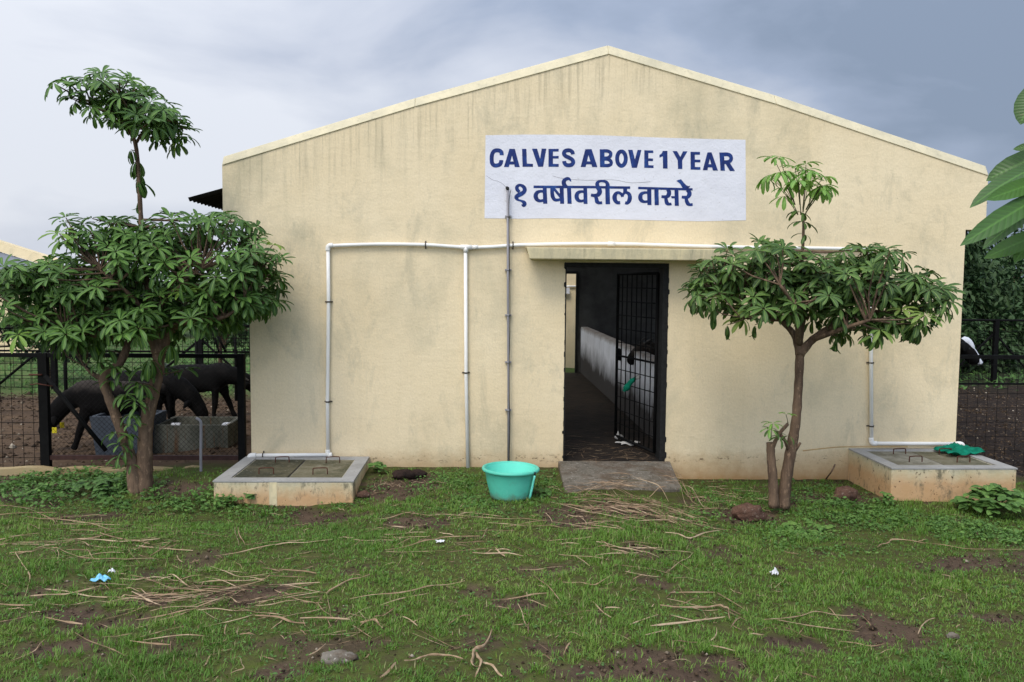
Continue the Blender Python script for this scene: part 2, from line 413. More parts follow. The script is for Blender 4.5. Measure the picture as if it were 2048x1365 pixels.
def lattice(seed):
    g = np.random.default_rng(seed).random((64, 64))
    def f(x, y):
        xi = np.floor(x).astype(int); yi = np.floor(y).astype(int); u = x-xi; w = y-yi
        u = u*u*(3-2*u); w = w*w*(3-2*w)
        a = g[xi % 64, yi % 64]; b = g[(xi+1) % 64, yi % 64]; c = g[xi % 64, (yi+1) % 64]; d = g[(xi+1) % 64, (yi+1) % 64]
        return (a*(1-u)+b*u)*(1-w)+(c*(1-u)+d*u)*w
    return f
LN = [lattice(i) for i in range(6)]
def fbm(x, y, s, i=0):
    return (LN[i](x*s, y*s)+.5*LN[(i+1) % 6](x*s*2.1+7, y*s*2.1)+.25*LN[(i+2) % 6](x*s*4.3, y*s*4.3+3))/1.75
def sst(a, b, x):
    t = np.clip((x-a)/(b-a), 0, 1); return t*t*(3-2*t)
def gh(x, y):
    x = np.asarray(x, float); y = np.asarray(y, float)
    h = -.13*sst(.9, 2.2, x) - .07*sst(-2.9, -3.8, x) - .165*np.exp(-(((x+2.0)/1.2)**2+((y+1.4)/.6)**2))
    # loose soil heaped round the trees
    bump = (fbm(x, y, 1.3, 1)-.5)*.07+(fbm(x, y, 5, 3)-.5)*.025
    near = sst(-.2, -1.2, y)
    pen = sst(.3, 1.0, y)
    return h + bump*np.maximum(near, pen*.8) + (fbm(x, y, 9, 2)-.5)*.012
def g1(x, y): return float(gh(x, y))
def gp(px, py, dz=0):                     # the ground point seen at a pixel
    z = 0.0
    for _ in range(6):
        p = wz(px, py, z); z = g1(p.x, p.y)
    return Vector((p.x, p.y, z+dz))

# ------------------------------------------------------------------ ground
MUD = []                                  # bare patches: px centre, px radii
for px, py, rx, ry in ((1270,1335,230,45),(1760,1255,95,38),(1960,1130,110,24),(170,1232,130,26),(300,1195,60,18),(1150,1035,70,20),
                       (640,1040,90,14),(800,975,70,28),(350,975,130,14),(1990,1235,60,16),(1500,1035,70,14),(480,1190,80,20),
                       (560,1345,50,20),(1120,1300,90,20),(130,1290,60,16),(1660,1000,90,14),(60,985,80,20),(990,1210,60,10),
                       (1300,1165,60,10),(820,1045,60,8),(1420,1320,60,14),(1230,1020,70,16),(40,945,60,14),(1600,1290,60,10)):
    a = gp(px, py); b = gp(px+rx, py); c = gp(px, py-ry); d = gp(px, py+ry)
    MUD.append((a.x, a.y, abs(b.x-a.x), abs(c.y-d.y)/2))
def mudmask(x, y):
    m = np.zeros_like(x)
    w = (fbm(x, y, 3.2, 4)-.5)*1.5+(fbm(x, y, 11, 1)-.5)*1.6
    for a, b, rx, ry in MUD:
        d = np.sqrt(((x-a)/rx)**2+((y-b)/ry)**2)+w
        m = np.maximum(m, 1-sst(.75, 1.25, d))
    m = np.maximum(m, sst(.66, .78, fbm(x, y, 2.6, 5)+(fbm(x, y, 12, 0)-.5)*.35)*.8)
    return m
def axis(lo, hi, step, far):
    a = list(np.arange(lo, hi, step)); d = step; x = hi
    r = []
    while x < far: r.append(x); d *= 1.25; x += d
    r.append(far)
    l = []; d = step; x = lo-step
    while x > -far: l.append(x); d *= 1.25; x -= d
    l.append(-far)
    return np.array(l[::-1]+a+r)
gx = axis(-7.5, 8.5, .055, 900); gy = axis(-5.6, 3.0, .055, 900)
X, Y = np.meshgrid(gx, gy, indexing='ij'); Zg = gh(X, Y)
fade = sst(40, 15, np.hypot(X, Y)); Zg = Zg*fade
mudv = mudmask(X, Y)
Zg = Zg - mudv*.012*(Y < 0)
nx_, ny_ = len(gx), len(gy)
co = np.stack([X.ravel(), Y.ravel(), Zg.ravel()], 1)
ii, jj = np.meshgrid(np.arange(nx_-1), np.arange(ny_-1), indexing='ij')
q = np.stack([ii*ny_+jj, (ii+1)*ny_+jj, (ii+1)*ny_+jj+1, ii*ny_+jj+1], -1).reshape(-1, 4)
def np_mesh(name, co, loops, sizes, mat, parent=None, attrs=None, smooth=False, kind=None):
    me = bpy.data.meshes.new(name); me.vertices.add(len(co)); me.vertices.foreach_set('co', co.astype(np.float32).ravel())
    me.loops.add(len(loops)); me.loops.foreach_set('vertex_index', loops.astype(np.int32))
    me.polygons.add(len(sizes)); st = np.concatenate([[0], np.cumsum(sizes)[:-1]])
    me.polygons.foreach_set('loop_start', st.astype(np.int32))
    if smooth: me.polygons.foreach_set('use_smooth', np.ones(len(sizes), bool))
    for k, v in (attrs or {}).items():
        a = me.attributes.new(k, 'FLOAT', 'POINT'); a.data.foreach_set('value', v.astype(np.float32))
    me.materials.append(mat); me.update(calc_edges=True); me.validate()
    o = bpy.data.objects.new(name, me); COL.objects.link(o)
    if parent is not None: o.parent = parent
    if kind: o['kind'] = kind
    return o
penm = np.where(X < 0, sst(-.05, .3, Y)*sst(6.6, 5.4, Y+(fbm(X, Y, .8, 2)-.5)*2), sst(-.2, .3, Y)*sst(9.4, 7.4, Y+(fbm(X, Y, .8, 2)-.5)*2))
penm = penm*(np.abs(X) < 40)
t = NT('soil_and_turf', .92, .2)
soil = t.mix(t.rng(t.noise(2.2, 6, .7), .35, .65), srgb(92, 76, 62), srgb(66, 54, 45))
soil = t.mix(t.rng(t.noise(30, 5, .7), .5, .7, 0, .6), soil, srgb(100, 82, 66))
turf = t.mix(t.rng(t.noise(14, 5, .7), .35, .65), srgb(78, 88, 38), srgb(70, 66, 42))
field = t.mix(t.rng(t.noise(.6, 6, .7), .35, .65), srgb(84, 106, 54), srgb(58, 76, 42))
field = t.mix(t.rng(t.noise(5, 6, .8), .5, .66, 0, .6), field, srgb(112, 106, 74))
field = t.mix(t.rng(t.xyz()[0], 1, 5), field, t.mix(t.rng(t.noise(3, 6, .7), .4, .6), srgb(48, 66, 32), srgb(40, 44, 28)))
dirt = t.mix(t.rng(t.noise(3, 6, .75), .35, .65), srgb(96, 77, 58), srgb(62, 49, 38))
dirt = t.mix(t.rng(t.noise(22, 5, .75), .5, .66, 0, .6), dirt, srgb(62, 48, 38))
dirtr = t.mix(t.rng(t.noise(3, 6, .75), .35, .65), srgb(46, 35, 27), srgb(28, 22, 18))
dirtr = t.mix(t.rng(t.noise(9, 5, .8), .56, .62, 0, .7), dirtr, srgb(92, 78, 64))
dirtr = t.mix(t.rng(t.noise(16, 4, .8, off=3), .66, .69, 0, .8), dirtr, srgb(150, 140, 126))
xx = t.xyz()[0]; yy = t.xyz()[1]
dirt = t.mix(t.rng(xx, -1, 1), dirt, dirtr)
c = t.mix(t.attr('mud'), turf, soil)
c = t.mix(t.rng(yy, 3, 6), c, field)
c = t.mix(t.attr('pen'), c, dirt)
t.color(c); t.bump(t.noise(12, 6, .7), .7, .03); t.bump(t.noise(60, 4, .7), .6, .008); M['ground'] = t.m
np_mesh('ground', co, q.ravel(), np.full(len(q), 4), M['ground'], attrs={'mud': mudv.ravel(), 'pen': penm.ravel()}, smooth=True, kind='structure')

# ------------------------------------------------------------------ leaves (vectorised)
ST = np.array([0, .22, .45, .7, .88, 1.0]); WD = np.array([.10, .52, .86, 1.0, .72, .06])
def leaf_arrays(root, dirv, up, length, width, droop, fold=.22, st=ST, wd=WD):
    """root, dirv, up: (n,3); returns vertices and quads of folded, drooping leaves"""
    n = len(root); k = len(st)
    d = dirv/np.linalg.norm(dirv, axis=1, keepdims=True)
    side = np.cross(d, up); side /= np.linalg.norm(side, axis=1, keepdims=True)+1e-9
    nrm = np.cross(side, d)
    pos = np.zeros((n, k, 3)); cur = root.copy(); pos[:, 0] = cur; nn = [nrm]
    ang = np.zeros(n)
    for i in range(1, k):
        ang = ang + droop*(st[i]-st[i-1])
        dd = d*np.cos(ang)[:, None]-nrm*np.sin(ang)[:, None]
        cur = cur+dd*(length*(st[i]-st[i-1]))[:, None]; pos[:, i] = cur
        nn.append(nrm*np.cos(ang)[:, None]+d*np.sin(ang)[:, None])
    NN = np.stack(nn, 1)
    wv = (width[:, None]*wd[None, :]*.5)[:, :, None]
    lft = pos+side[:, None, :]*wv+NN*wv*fold*2; rgt = pos-side[:, None, :]*wv+NN*wv*fold*2
    V = np.stack([lft, pos, rgt], 2).reshape(n*k*3, 3)
    base = (np.arange(n)*k*3)[:, None]
    qs = []
    for i in range(k-1):
        for s in (0, 1):
            a = i*3+s; qs.append(np.stack([base[:, 0]+a, base[:, 0]+a+1, base[:, 0]+a+4, base[:, 0]+a+3], 1))
    Q = np.concatenate(qs); rib = np.tile(np.array([1, 0, 1.]), n*k)
    return V, Q, rib, k*3
def leaves_obj(name, A, mat, parent=None, tint=None, kind=None, **kw):
    root, dirv, up, ln, wdth, drp = A
    V, Q, rib, per = leaf_arrays(np.array(root), np.array(dirv), np.array(up), np.array(ln), np.array(wdth), np.array(drp), **kw)
    if parent is not None: V = V-np.array(world_loc(parent))
    sta = kw.get('st', ST)
    return np_mesh(name, V, Q.ravel(), np.full(len(Q), 4), mat, parent, {'tint': np.repeat(np.array(tint), per), 'rib': rib, 'along': np.tile(np.repeat(sta, 3), len(tint))}, True, kind)
def whorl(A, T, c, axis_, n, ln, wd, elev, drp, tint, jit=.15):
    a = Vector(axis_).normalized(); u = a.orthogonal().normalized(); w = a.cross(u); ph = rnd.random()*6.28
    for i in range(n):
        an = ph+2*math.pi*i/n+rnd.uniform(-.2, .2); rad = u*math.cos(an)+w*math.sin(an)
        e = elev+rnd.uniform(-jit, jit); d = rad*math.cos(e)+a*math.sin(e)
        upv = a*math.cos(e)-rad*math.sin(e)
        l = ln*rnd.uniform(.75, 1.12)
        A[0].append(tuple(Vector(c)+d*.012)); A[1].append(tuple(d)); A[2].append(tuple(upv)); A[3].append(l); A[4].append(wd*rnd.uniform(.8, 1.1)*l/ln)
        A[5].append(drp*rnd.uniform(.5, 1.4)); T.append(min(1, max(0, tint+rnd.uniform(-.16, .16))))
def newA(): return ([], [], [], [], [], [])

def crown_points(blobs, Y0, ry, count_scale=1.0):
    pts = []
    for (bx, by, rx, rz) in blobs:
        c = wy(bx, by, Y0); ex = (wy(bx+rx, by, Y0)-c).length; ez = (wy(bx, by-rz, Y0)-c).length
        n = int(count_scale*(ex*ez*115+11*ex)+3)
        tries = 0; k = 0
        while k < n and tries < n*20:
            tries += 1
            v = Vector((rnd.gauss(0, 1), rnd.gauss(0, 1), rnd.gauss(0, 1))).normalized()*(rnd.uniform(.45, 1))
            p = c+Vector((v.x*ex, v.y*ry, v.z*ez))
            if all((p-q_[0]).length > .042 for q_ in pts):
                pts.append((p, v)); k += 1
    return pts
def twig_to(mb, p, limbs, r=.006):
    best = None
    for (lp, lr) in limbs:
        dd = (lp-p).length+max(0, lp.z-p.z)*1.5
        if best is None or dd < best[0]: best = (dd, lp, lr)
    lp = best[1]; mid = lp.lerp(p, .55)+Vector((rnd.uniform(-.03, .03), rnd.uniform(-.03, .03), -.04*(p-lp).length))
    mb.tube([lp, mid, p], [min(best[2]*.7, r*2.0), r*1.25, r*.7], 5, cap=False)

def alstonia(name, label, Y0, base_px, stems, blobs, ry, leafmat, lsize, tintbase, extra, young=(), sprouts=(), count=1.0, droopmul=1.0):
    b = gp(*base_px); root = thing(name, label, 'tree', (b.x, b.y, b.z))
    mb = MB(); limbs = []
    for pts in stems:
        P = []; rr = []
        for (px, py, dy, r) in pts:
            p = wy(px, py, Y0+dy); P.append(p); rr.append(r)
        sp = spline(P, 5); rs = list(np.interp(np.linspace(0, len(P)-1, len(sp)), range(len(P)), rr))
        rs = [r*(1+.06*math.sin(i*2.3+len(limbs))) for i, r in enumerate(rs)]
        mb.tube(sp, rs, 10)
        limbs += [(p, r) for p, r in zip(sp, rs) if r < .06]
    pts = crown_points(blobs, Y0, ry, count)
    A = newA(); T = []
    for p, v in pts:
        twig_to(mb, p, limbs)
        outward = Vector((v.x*.55+rnd.uniform(-.25, .25), v.y*.5-.18+rnd.uniform(-.2, .2), .9)); el = rnd.uniform(.1, .5)+.35*v.z
        n = rnd.choice((7, 8, 8, 9))
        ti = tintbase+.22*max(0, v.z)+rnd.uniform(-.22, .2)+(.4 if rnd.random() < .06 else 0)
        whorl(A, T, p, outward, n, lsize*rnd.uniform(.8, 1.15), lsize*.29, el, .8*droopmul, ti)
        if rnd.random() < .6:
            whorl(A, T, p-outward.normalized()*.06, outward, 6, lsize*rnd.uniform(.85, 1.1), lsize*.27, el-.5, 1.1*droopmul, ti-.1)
    for (px, py, dy, n, el, sz, ti) in extra:
        p = wy(px, py, Y0+dy); twig_to(mb, p, limbs, .004)
        whorl(A, T, p, (rnd.uniform(-.3, .3), rnd.uniform(-.4, 0), 1), n, sz, sz*.27, el, 1.2, ti)
    mb.build('trunk', M['bark'], root)
    leaves_obj('crown', A, leafmat, root, T)
    if young: young = list(young)+[(px+rnd.uniform(-14, 14), py+rnd.uniform(-4, 22), dy+rnd.uniform(-.1, .1), 7, el-.15, sz, sx, sy) for (px, py, dy, n, el, sz, sx, sy) in young[1:12]]
    if young:
        A = newA(); T = []; ms = MB(); b0 = wy(young[0][0], young[0][1], Y0)
        for (px, py, dy, n, el, sz, sx, sy) in young[1:]:
            p = wy(px, py, Y0+dy); s0 = wy(sx, sy, Y0+dy*.3)
            ms.tube(spline([s0, s0.lerp(p, .5)+Vector((0, 0, .01)), p], 3), [.006, .0045, .003]+[.003]*4, 5, cap=False)
            whorl(A, T, p, (rnd.uniform(-.2, .2), rnd.uniform(-.3, .1), 1), n, sz, sz*.26, el, 1.0, rnd.uniform(.2, .8))
        ms.build('shoot_stem', M['barkg'], root); leaves_obj('young_leaves', A, M['leaf_new'], root, T)
    return root

# ================================================================== THE BARN
w0 = lambda px, py: (wy(px, py, 0).x, wy(px, py, 0).z)
XL0, XR0 = wy(445, 380, 0).x, wy(1974, 400, 0).x
XL1, XR1 = wy(501, 760, 0).x, wy(1920, 700, 0).x
ZS = wy(1950, 460, 0).z
XD0, XD1, ZD1, ZD0 = wy(1129, 700, 0).x, wy(1334, 700, 0).x, wy(1230, 527, 0).z, .07
barn = thing('cattle_shed', 'cream plastered gabled cattle shed with a painted sign over its open doorway', 'shed', (PEAK.x, 0, 0))
line_top = [w0(444, 312), w0(830, 194), w0(1217, 88), w0(1552, 188), w0(1974, 331)]
line_bot = [w0(446, 331), w0(830, 214), w0(1217, 109), w0(1552, 209), w0(1974, 352)]
line_top[0] = (XL0, line_top[0][1]); line_bot[0] = (XL0, line_bot[0][1]); line_top[-1] = (XR0, line_top[-1][1]); line_bot[-1] = (XR0, line_bot[-1][1])
mb = MB()
mb.prism([(XL1, -.5), (XD0, -.5), (XD0, ZD1), (XL1, ZD1)], 0, .23)
mb.prism([(XD1, -.5), (XR1, -.5), (XR1, ZD1), (XD1, ZD1)], 0, .23)
mb.prism([(XL1, ZD1), (XR1, ZD1), (XR1, ZS), (XL1, ZS)], 0, .23)
mb.prism([(XL0, ZS), (XR0, ZS)]+line_bot[::-1], 0, .23)
mb.build('front_wall', M['wall'], barn)
mb = MB()
for i in range(4):
    (xa, za), (xb, zb) = line_bot[i], line_bot[i+1]; (xc, zc), (xd, zd) = line_top[i], line_top[i+1]
    mb.hexa([(xa, -.014, za), (xb, -.014, zb), (xb, .244, zb), (xa, .244, za)], [(xc, .05, zc), (xd, .05, zd), (xd, .2, zd), (xc, .2, zc)])
mb.build('coping', M['coping'], barn, bevel=.008)
mb = MB()                                # step under the wider gable on both sides: dark beam end
mb.box((XR1+.003, .05, ZS-.12), (XR1+.05, 8.6, ZS-.004)); mb.build('eave_beam', M['jamb'], barn); mb = MB(); mb.box((XL1-.05, .05, ZS-.12), (XL1-.003, 8.6, ZS-.004))
mb.build('eave_beam', M['jamb'], barn)
# corrugated roof
rz = PEAK.z-.36; e0 = wy(393, 404, .5); slopeL = (rz-e0.z)/(PEAK.x-e0.x)
eR = XR0+.16
mb = MB(); sk = MB()
for sgn, xe in ((-1, e0.x), (1, eR)):
    n = 8*55; xs_ = [PEAK.x, PEAK.x+sgn*.4, PEAK.x+sgn*1.9, xe]; b = len(mb.v)
    for i in range(n+1):
        y = .24+8.6*i/n; dz = .018*math.cos(i*math.pi/3)
        for x in xs_: v_ = (x, y, rz-slopeL*abs(PEAK.x-x)+dz); mb.v.append(v_); sk.v.append(v_)
    for i in range(n):
        for k in range(3):
            tgt = sk if (k == 1 and sgn < 0 and 1.0 < .24+8.6*i/n < 7.6) else mb
            tgt.f.append((b+4*i+k, b+4*i+k+1, b+4*i+k+5, b+4*i+k+4)); tgt.sm.append(True)
t = NT('added_translucent_sheet', .5, .2); tr_ = t.t.nodes.new('ShaderNodeBsdfTransparent'); tr_.inputs[0].default_value = (.85, .87, .85, 1)
t.t.links.new(tr_.outputs[0], t.t.nodes['Material Output'].inputs[0]); M['added_skylight'] = t.m
used = sorted({i for f in sk.f for i in f}); rm = {a: i for i, a in enumerate(used)}; sk.v = [sk.v[a] for a in used]; sk.f = [tuple(rm[a] for a in f) for f in sk.f]
sk.build('added_roof_light', M['added_skylight'], barn)  # unseen roof panel, added to brighten the low wall inside
mb.build('roof', M['roofsheet'], barn)
mb = MB()
for i in range(6):                        # purlins and rafters
    y = .6+i*1.5
    mb.tube([(XL1+.1, y, rz-slopeL*abs(PEAK.x-XL1)-.08), (PEAK.x, y, rz-.08), (XR1-.1, y, rz-slopeL*abs(XR1-PEAK.x)-.08)], .04, 6)
mb.build('roof_truss', M['blackiron'], barn)
# side walls with openings, rear wall with its door
SX = wy(1329, 733, .6).x
mb = MB(); zt_ = rz-slopeL*(PEAK.x-XL1)-.03; zr_ = rz-slopeL*(XR1-PEAK.x)-.03
for xa, xb, zz in ((XL1, XL1+.2, zt_), (XR1-.2, XR1, zr_)):
    mb.box((xa, .232, -.5), (xb, 8.5, .95 if xa > 0 else .45)); mb.box((xa, .232, 2.8), (xb, 8.5, max(zz, 2.85)))
    for ya, yb in ((.232, .45), (4.2, 4.4), (8.3, 8.5)): mb.box((xa+.002, ya, .951 if xa > 0 else .451), (xb-.002, yb, 2.799))
    mb.build('side_wall', M['wall_plain'], barn); mb = MB()
fx0, fx1 = .92, wy(1154, 640, 8.5).x
fz1 = wy(1142, 548, 8.5).z
mb = MB()
mb.prism([(XL1, -.5), (fx0, -.5), (fx0, fz1), (XL1, fz1)], 8.503, 8.7)
mb.prism([(fx1, -.5), (XR1, -.5), (XR1, fz1), (fx1, fz1)], 8.503, 8.7)
mb.prism([(XL1, fz1), (XR1, fz1), (XR1, zr_), (PEAK.x, rz-.02), (XL1, zt_)], 8.503, 8.7)
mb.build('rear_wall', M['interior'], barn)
mb = MB(); mb.box((fx1-.035, 8.44, .07), (fx1, 8.5, fz1)); mb.box((fx0-.05, 8.44, fz1), (fx1, 8.5, fz1+.05)); mb.build('rear_door_frame', M['jamb'], barn)
mb = MB(); mb.box((XL1+.2, .24, -.3), (XR1-.2, 8.5, .07-.002)); mb.box((XD0, .002, -.3), (XD1, .239, .066)); mb.build('floor', M['floor'], barn)
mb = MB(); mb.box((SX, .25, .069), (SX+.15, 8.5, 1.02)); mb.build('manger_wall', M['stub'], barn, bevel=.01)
mb = MB()                                # black painted door surround
mb.box((XD0-.001, -.003, ZD0), (XD0+.012, .235, ZD1)); mb.box((XD1-.055, -.003, ZD0), (XD1+.002, .235, ZD1)); mb.box((XD0-.001, -.004, ZD1-.045), (XD1+.002, .236, ZD1+.004))
# irregular black paint smears beside the door frame
r2 = random.Random(3)
for side, x in ((-1, XD0), (1, XD1)):
    z = ZD0+.02; 
    while z < ZD1:
        h = r2.uniform(.02, .09); wdt = r2.uniform(.001, .007)+(r2.uniform(0, .012) if z < .35 or z > 1.8 else 0)
        x1 = x+side*wdt; mb.quad((x, -.0055, z), (x1, -.0055, z+h*.2), (x1, -.0055, z+h*.8), (x, -.0055, z+h)); z += h*r2.uniform(.7, 3.2)
mb.build('door_frame', M['jamb'], barn)
# canopy slab over the door
c0 = wy(1055, 518, -.34); c1 = wy(1440, 520, -.34); zc1 = wy(1054, 495, -.34).z
mb = MB(); mb.hexa([(c0.x+.02, -.33, c0.z), (c1.x, -.33, c0.z), (c1.x, .0, c0.z), (c0.x+.05, .0, c0.z)], [(c0.x-.01, -.34, zc1), (c1.x, -.34, zc1), (c1.x, 0, zc1+.01), (c0.x-.01, 0, zc1+.01)])
mb.build('door_canopy', M['canopy'], barn, bevel=.008)
# gate leaf of bars, standing open inwards
gh_ = Vector((XD1-.07, .2, .12)); gf = wy(1234, 700, 1.15); gdir = Vector((gf.x-gh_.x, gf.y-gh_.y, 0)); gw = gdir.length; gdir.normalize(); gt = 2.03
gt_root = MB()
def gpnt(u, z): return (gh_.x+gdir.x*u*gw, gh_.y+gdir.y*u*gw, z)
for a, b in (((0, .12), (0, gt)), ((1, .12), (1, gt)), ((0, .12), (1, .12)), ((0, gt), (1, gt))): gt_root.tube([gpnt(*a), gpnt(*b)], .018, 6)
gate = gt_root.build('gate_leaf', M['blackiron'], barn)
mb = MB()
for i in range(1, 8): mb.tube([gpnt(i/8, .13), gpnt(i/8, gt)], .007, 5)
for i in range(1, 12):
    z = .12+i*(gt-.12)/12; mb.tube([gpnt(0, z), gpnt(1, z)], .013 if i == 6 else .006, 5)
gb = mb.build('gate_bars', M['blackiron'], None); gb.parent = gate; gb.location = -world_loc(gate)
mb = MB(); mb.box(tuple(Vector(gpnt(.97, 1.02))-Vector((.02, .02, .0))), tuple(Vector(gpnt(.97, 1.16))+Vector((.02, .02, 0))))
mb.tube([gpnt(.9, 1.02), gpnt(.9, 1.16)], .012, 6)
gl = mb.build('gate_latch', M['blackiron'], None); gl.parent = gate; gl.location = -world_loc(gate)

# ------------------------------------------------------------------ painted sign
def wquad(mb, pts, y):
    b = len(mb.v); mb.v += [(wy(px, py, y).x, y, wy(px, py, y).z) for px, py in pts]; n = len(pts)
    mb.f.append(tuple(range(b, b+n))); mb.sm.append(False)
mb = MB(); r2 = random.Random(5)
outl = [(971, 271), (1050, 269.5), (1130, 270), (1200, 271), (1300, 275), (1400, 278), (1491, 280), (1491.5, 360), (1492, 441), (1400, 443), (1300, 441), (1200, 438.5), (1100, 437), (1040, 438), (969, 437), (970, 360)]
wquad(mb, outl, -.0022)
sign = mb.build('painted_sign', M['sign'], barn)
sign['label'] = 'white painted panel with blue hand lettering in English and Marathi'
lay = [0]
def piece(mb, pts, org, sc):
    lay[0] += 1; y = -.0036-.00012*(lay[0] % 14)
    P = [(org[0]+x*sc, org[1]+y_*sc) for x, y_ in pts]
    cur = [Vector((a, b, 0)) for a, b in P]
    tris = __import__('mathutils').geometry.tessellate_polygon([cur])
    b = len(mb.v); mb.v += [(wy(a, b_, y).x, y, wy(a, b_, y).z) for a, b_ in P]
    for tr in tris: mb.f.append(tuple(b+i for i in tr)); mb.sm.append(False)
def strk(mb, pts, org, sc, w=None, closed=False):
    lay[0] += 1; y = -.0036-.00012*(lay[0] % 14)
    P = [Vector((p[0], p[1], p[2] if len(p) > 2 else w)) for p in pts]
    if closed: P = [P[-2]]+P+[P[1]]
    S = spline(P, 6)
    if closed: S = S[6:-6]
    b = len(mb.v); n = len(S)
    for i, p in enumerate(S):
        a = S[max(0, i-1)]; c = S[min(n-1, i+1)]
        if closed and i in (0, n-1): a = S[-2]; c = S[1]
        d = Vector((c.x-a.x, c.y-a.y)); d.normalize(); nx, ny = -d.y*p.z/2, d.x*p.z/2
        for sx in (1, -1):
            q = wy(org[0]+(p.x+nx*sx)*sc, org[1]+(p.y+ny*sx)*sc, y); mb.v.append((q.x, y, q.z))
    for i in range(n-1): mb.f.append((b+2*i, b+2*i+1, b+2*i+3, b+2*i+2)); mb.sm.append(False)
lm = MB(); o1, s1 = (970, 280), 260/2048; o2 = (1220, 280)
strk(lm, [(262,243),(260,205),(236,176),(185,166),(140,182),(112,230),(105,300),(113,370),(148,403),(190,404),(233,388),(253,350),(256,320)], o1, s1, 64)
for p in ([(385,143),(455,143),(375,430),(298,430)], [(400,143),(470,143),(547,430),(470,430)], [(375,342),(470,342),(480,390),(365,390)],
          [(583,143),(652,143),(660,375),(755,380),(755,425),(592,425)], [(740,140),(820,140),(868,300),(893,140),(966,140),(915,425),(838,425)],
          [(1000,143),(1160,143),(1160,185),(1070,185),(1070,255),(1160,255),(1160,295),(1070,295),(1070,380),(1160,380),(1160,425),(1000,425)],
          [(1580,148),(1650,148),(1585,428),(1508,428)], [(1600,148),(1680,148),(1770,430),(1690,430)], [(1590,340),(1680,340),(1695,385),(1580,385)],
          [(1808,150),(1880,150),(1885,430),(1812,430)]): piece(lm, p, o1, s1)
strk(lm, [(1384,228),(1376,195),(1345,170),(1305,165),(1262,178),(1243,215),(1265,252),(1320,280),(1370,310),(1390,350),(1370,388),(1322,402),(1275,392),(1252,362),(1247,335)], o1, s1, 62)
strk(lm, [(1850,175),(1930,177),(1977,205),(1975,252),(1935,284),(1860,290)], o1, s1, 52)
strk(lm, [(1860,302),(1940,308),(1985,345),(1980,388),(1935,406),(1860,405)], o1, s1, 54)
import math as _m
strk(lm, [(180+68*_m.cos(a)*(1 if True else 1), 297+113*_m.sin(a)) for a in [i*2*_m.pi/14 for i in range(15)]], o2, s1, 63, closed=True)
for p in ([(285,158),(355,158),(392,310),(435,160),(495,160),(425,442),(345,442)],
          [(540,165),(682,168),(682,208),(605,208),(605,292),(678,295),(678,335),(605,335),(605,400),(686,403),(686,445),(540,442)],
          [(832,175),(903,175),(908,453),(835,453),(832,262),(780,280),(778,240),(815,215)],
          [(985,178),(1055,178),(1108,270),(1150,182),(1220,182),(1138,325),(1140,460),(1072,460),(1065,320)],
          [(1268,190),(1418,192),(1418,235),(1335,235),(1338,312),(1424,315),(1424,355),(1338,355),(1338,428),(1424,430),(1424,472),(1270,470)],
          [(1535,198),(1592,198),(1535,480),(1462,478)], [(1545,198),(1600,198),(1700,485),(1622,485)], [(1530,385),(1610,385),(1620,435),(1520,435)],
          [(1722,200),(1795,200),(1810,487),(1742,487)], [(1800,345),(1875,345),(1970,493),(1890,490)]): piece(lm, p, o2, s1)
strk(lm, [(1770,230),(1855,230),(1903,262),(1903,318),(1862,348),(1790,352)], o2, s1, 58)
o3, s3 = (1020, 350), 190/2048; o4 = (1200, 350)
strk(lm, [(205,372,60),(160,325,78),(148,275,78),(180,230,62),(232,225,58),(290,258,78),(318,315,85),(298,372,85),(240,412,92),(165,450,90),(135,492,82),(175,540,50),(240,560,42),(295,592,78),(318,630,82),(292,665,60),(248,640,22)], o3, s3)
piece(lm, [(508,232),(1850,240),(2048,243),(2590,250),(2590,305),(2048,298),(1850,293),(508,288)], o3, s3)
for p in ([(705,270),(790,270),(805,625),(715,625)], [(905,290),(975,290),(1090,430),(1080,510)], [(1070,270),(1155,270),(1168,625),(1080,625)],
          [(1228,270),(1315,270),(1330,625),(1240,625)], [(1580,270),(1660,270),(1672,628),(1588,628)]): piece(lm, p, o3, s3)
for p in ([(725,360,58),(650,355,62),(582,388,80),(553,458,95),(580,530,85),(640,562,65),(725,550,58)],
          [(905,280,75),(910,400,82),(925,480,82),(970,540,68),(1050,540,60),(1095,515,56)],
          [(1205,262,90),(1168,210,92),(1160,150,92),(1195,100,78),(1255,82,66),(1295,110,42),(1316,150,8)],
          [(1590,365,55),(1530,362,60),(1462,392,78),(1436,460,92),(1455,530,85),(1515,567,62),(1590,555,52)],
          [(1885,270,85),(1925,320,95),(1932,380,100),(1890,435,85),(1820,447,70),(1745,436,62)],
          [(1840,440,65),(1862,520,80),(1880,580,88),(1930,606,62),(1987,600,62)]): strk(lm, p, o3, s3)
for p in ([(-45,262,85),(-62,205,82),(-45,160,66),(0,137,52),(60,135,52),(130,155,66),(163,210,85),(163,290,95)],
          [(435,600,70),(372,600,72),(325,545,90),(315,470,95),(345,405,72),(400,385,62),(455,415,58),(482,475,52)],
          [(482,475,52),(505,412,56),(560,382,62),(620,412,76),(643,480,90),(630,556,92),(590,608,72),(540,604,66)],
          [(1032,385,55),(960,385,60),(892,415,78),(868,482,94),(890,550,84),(950,582,60),(1032,575,52)],
          [(1455,315,75),(1487,365,88),(1480,430,95),(1440,472,76),(1382,476,68),(1325,470,58)],
          [(1415,470,66),(1428,560,80),(1450,616,84),(1500,634,58),(1540,626,60)],
          [(1880,325,75),(1922,375,90),(1925,430,95),(1885,482,76),(1820,486,66),(1762,480,58)],
          [(1855,490,66),(1870,570,80),(1900,626,84),(1945,645,60),(1998,640,62)]): strk(lm, p, o4, s3)
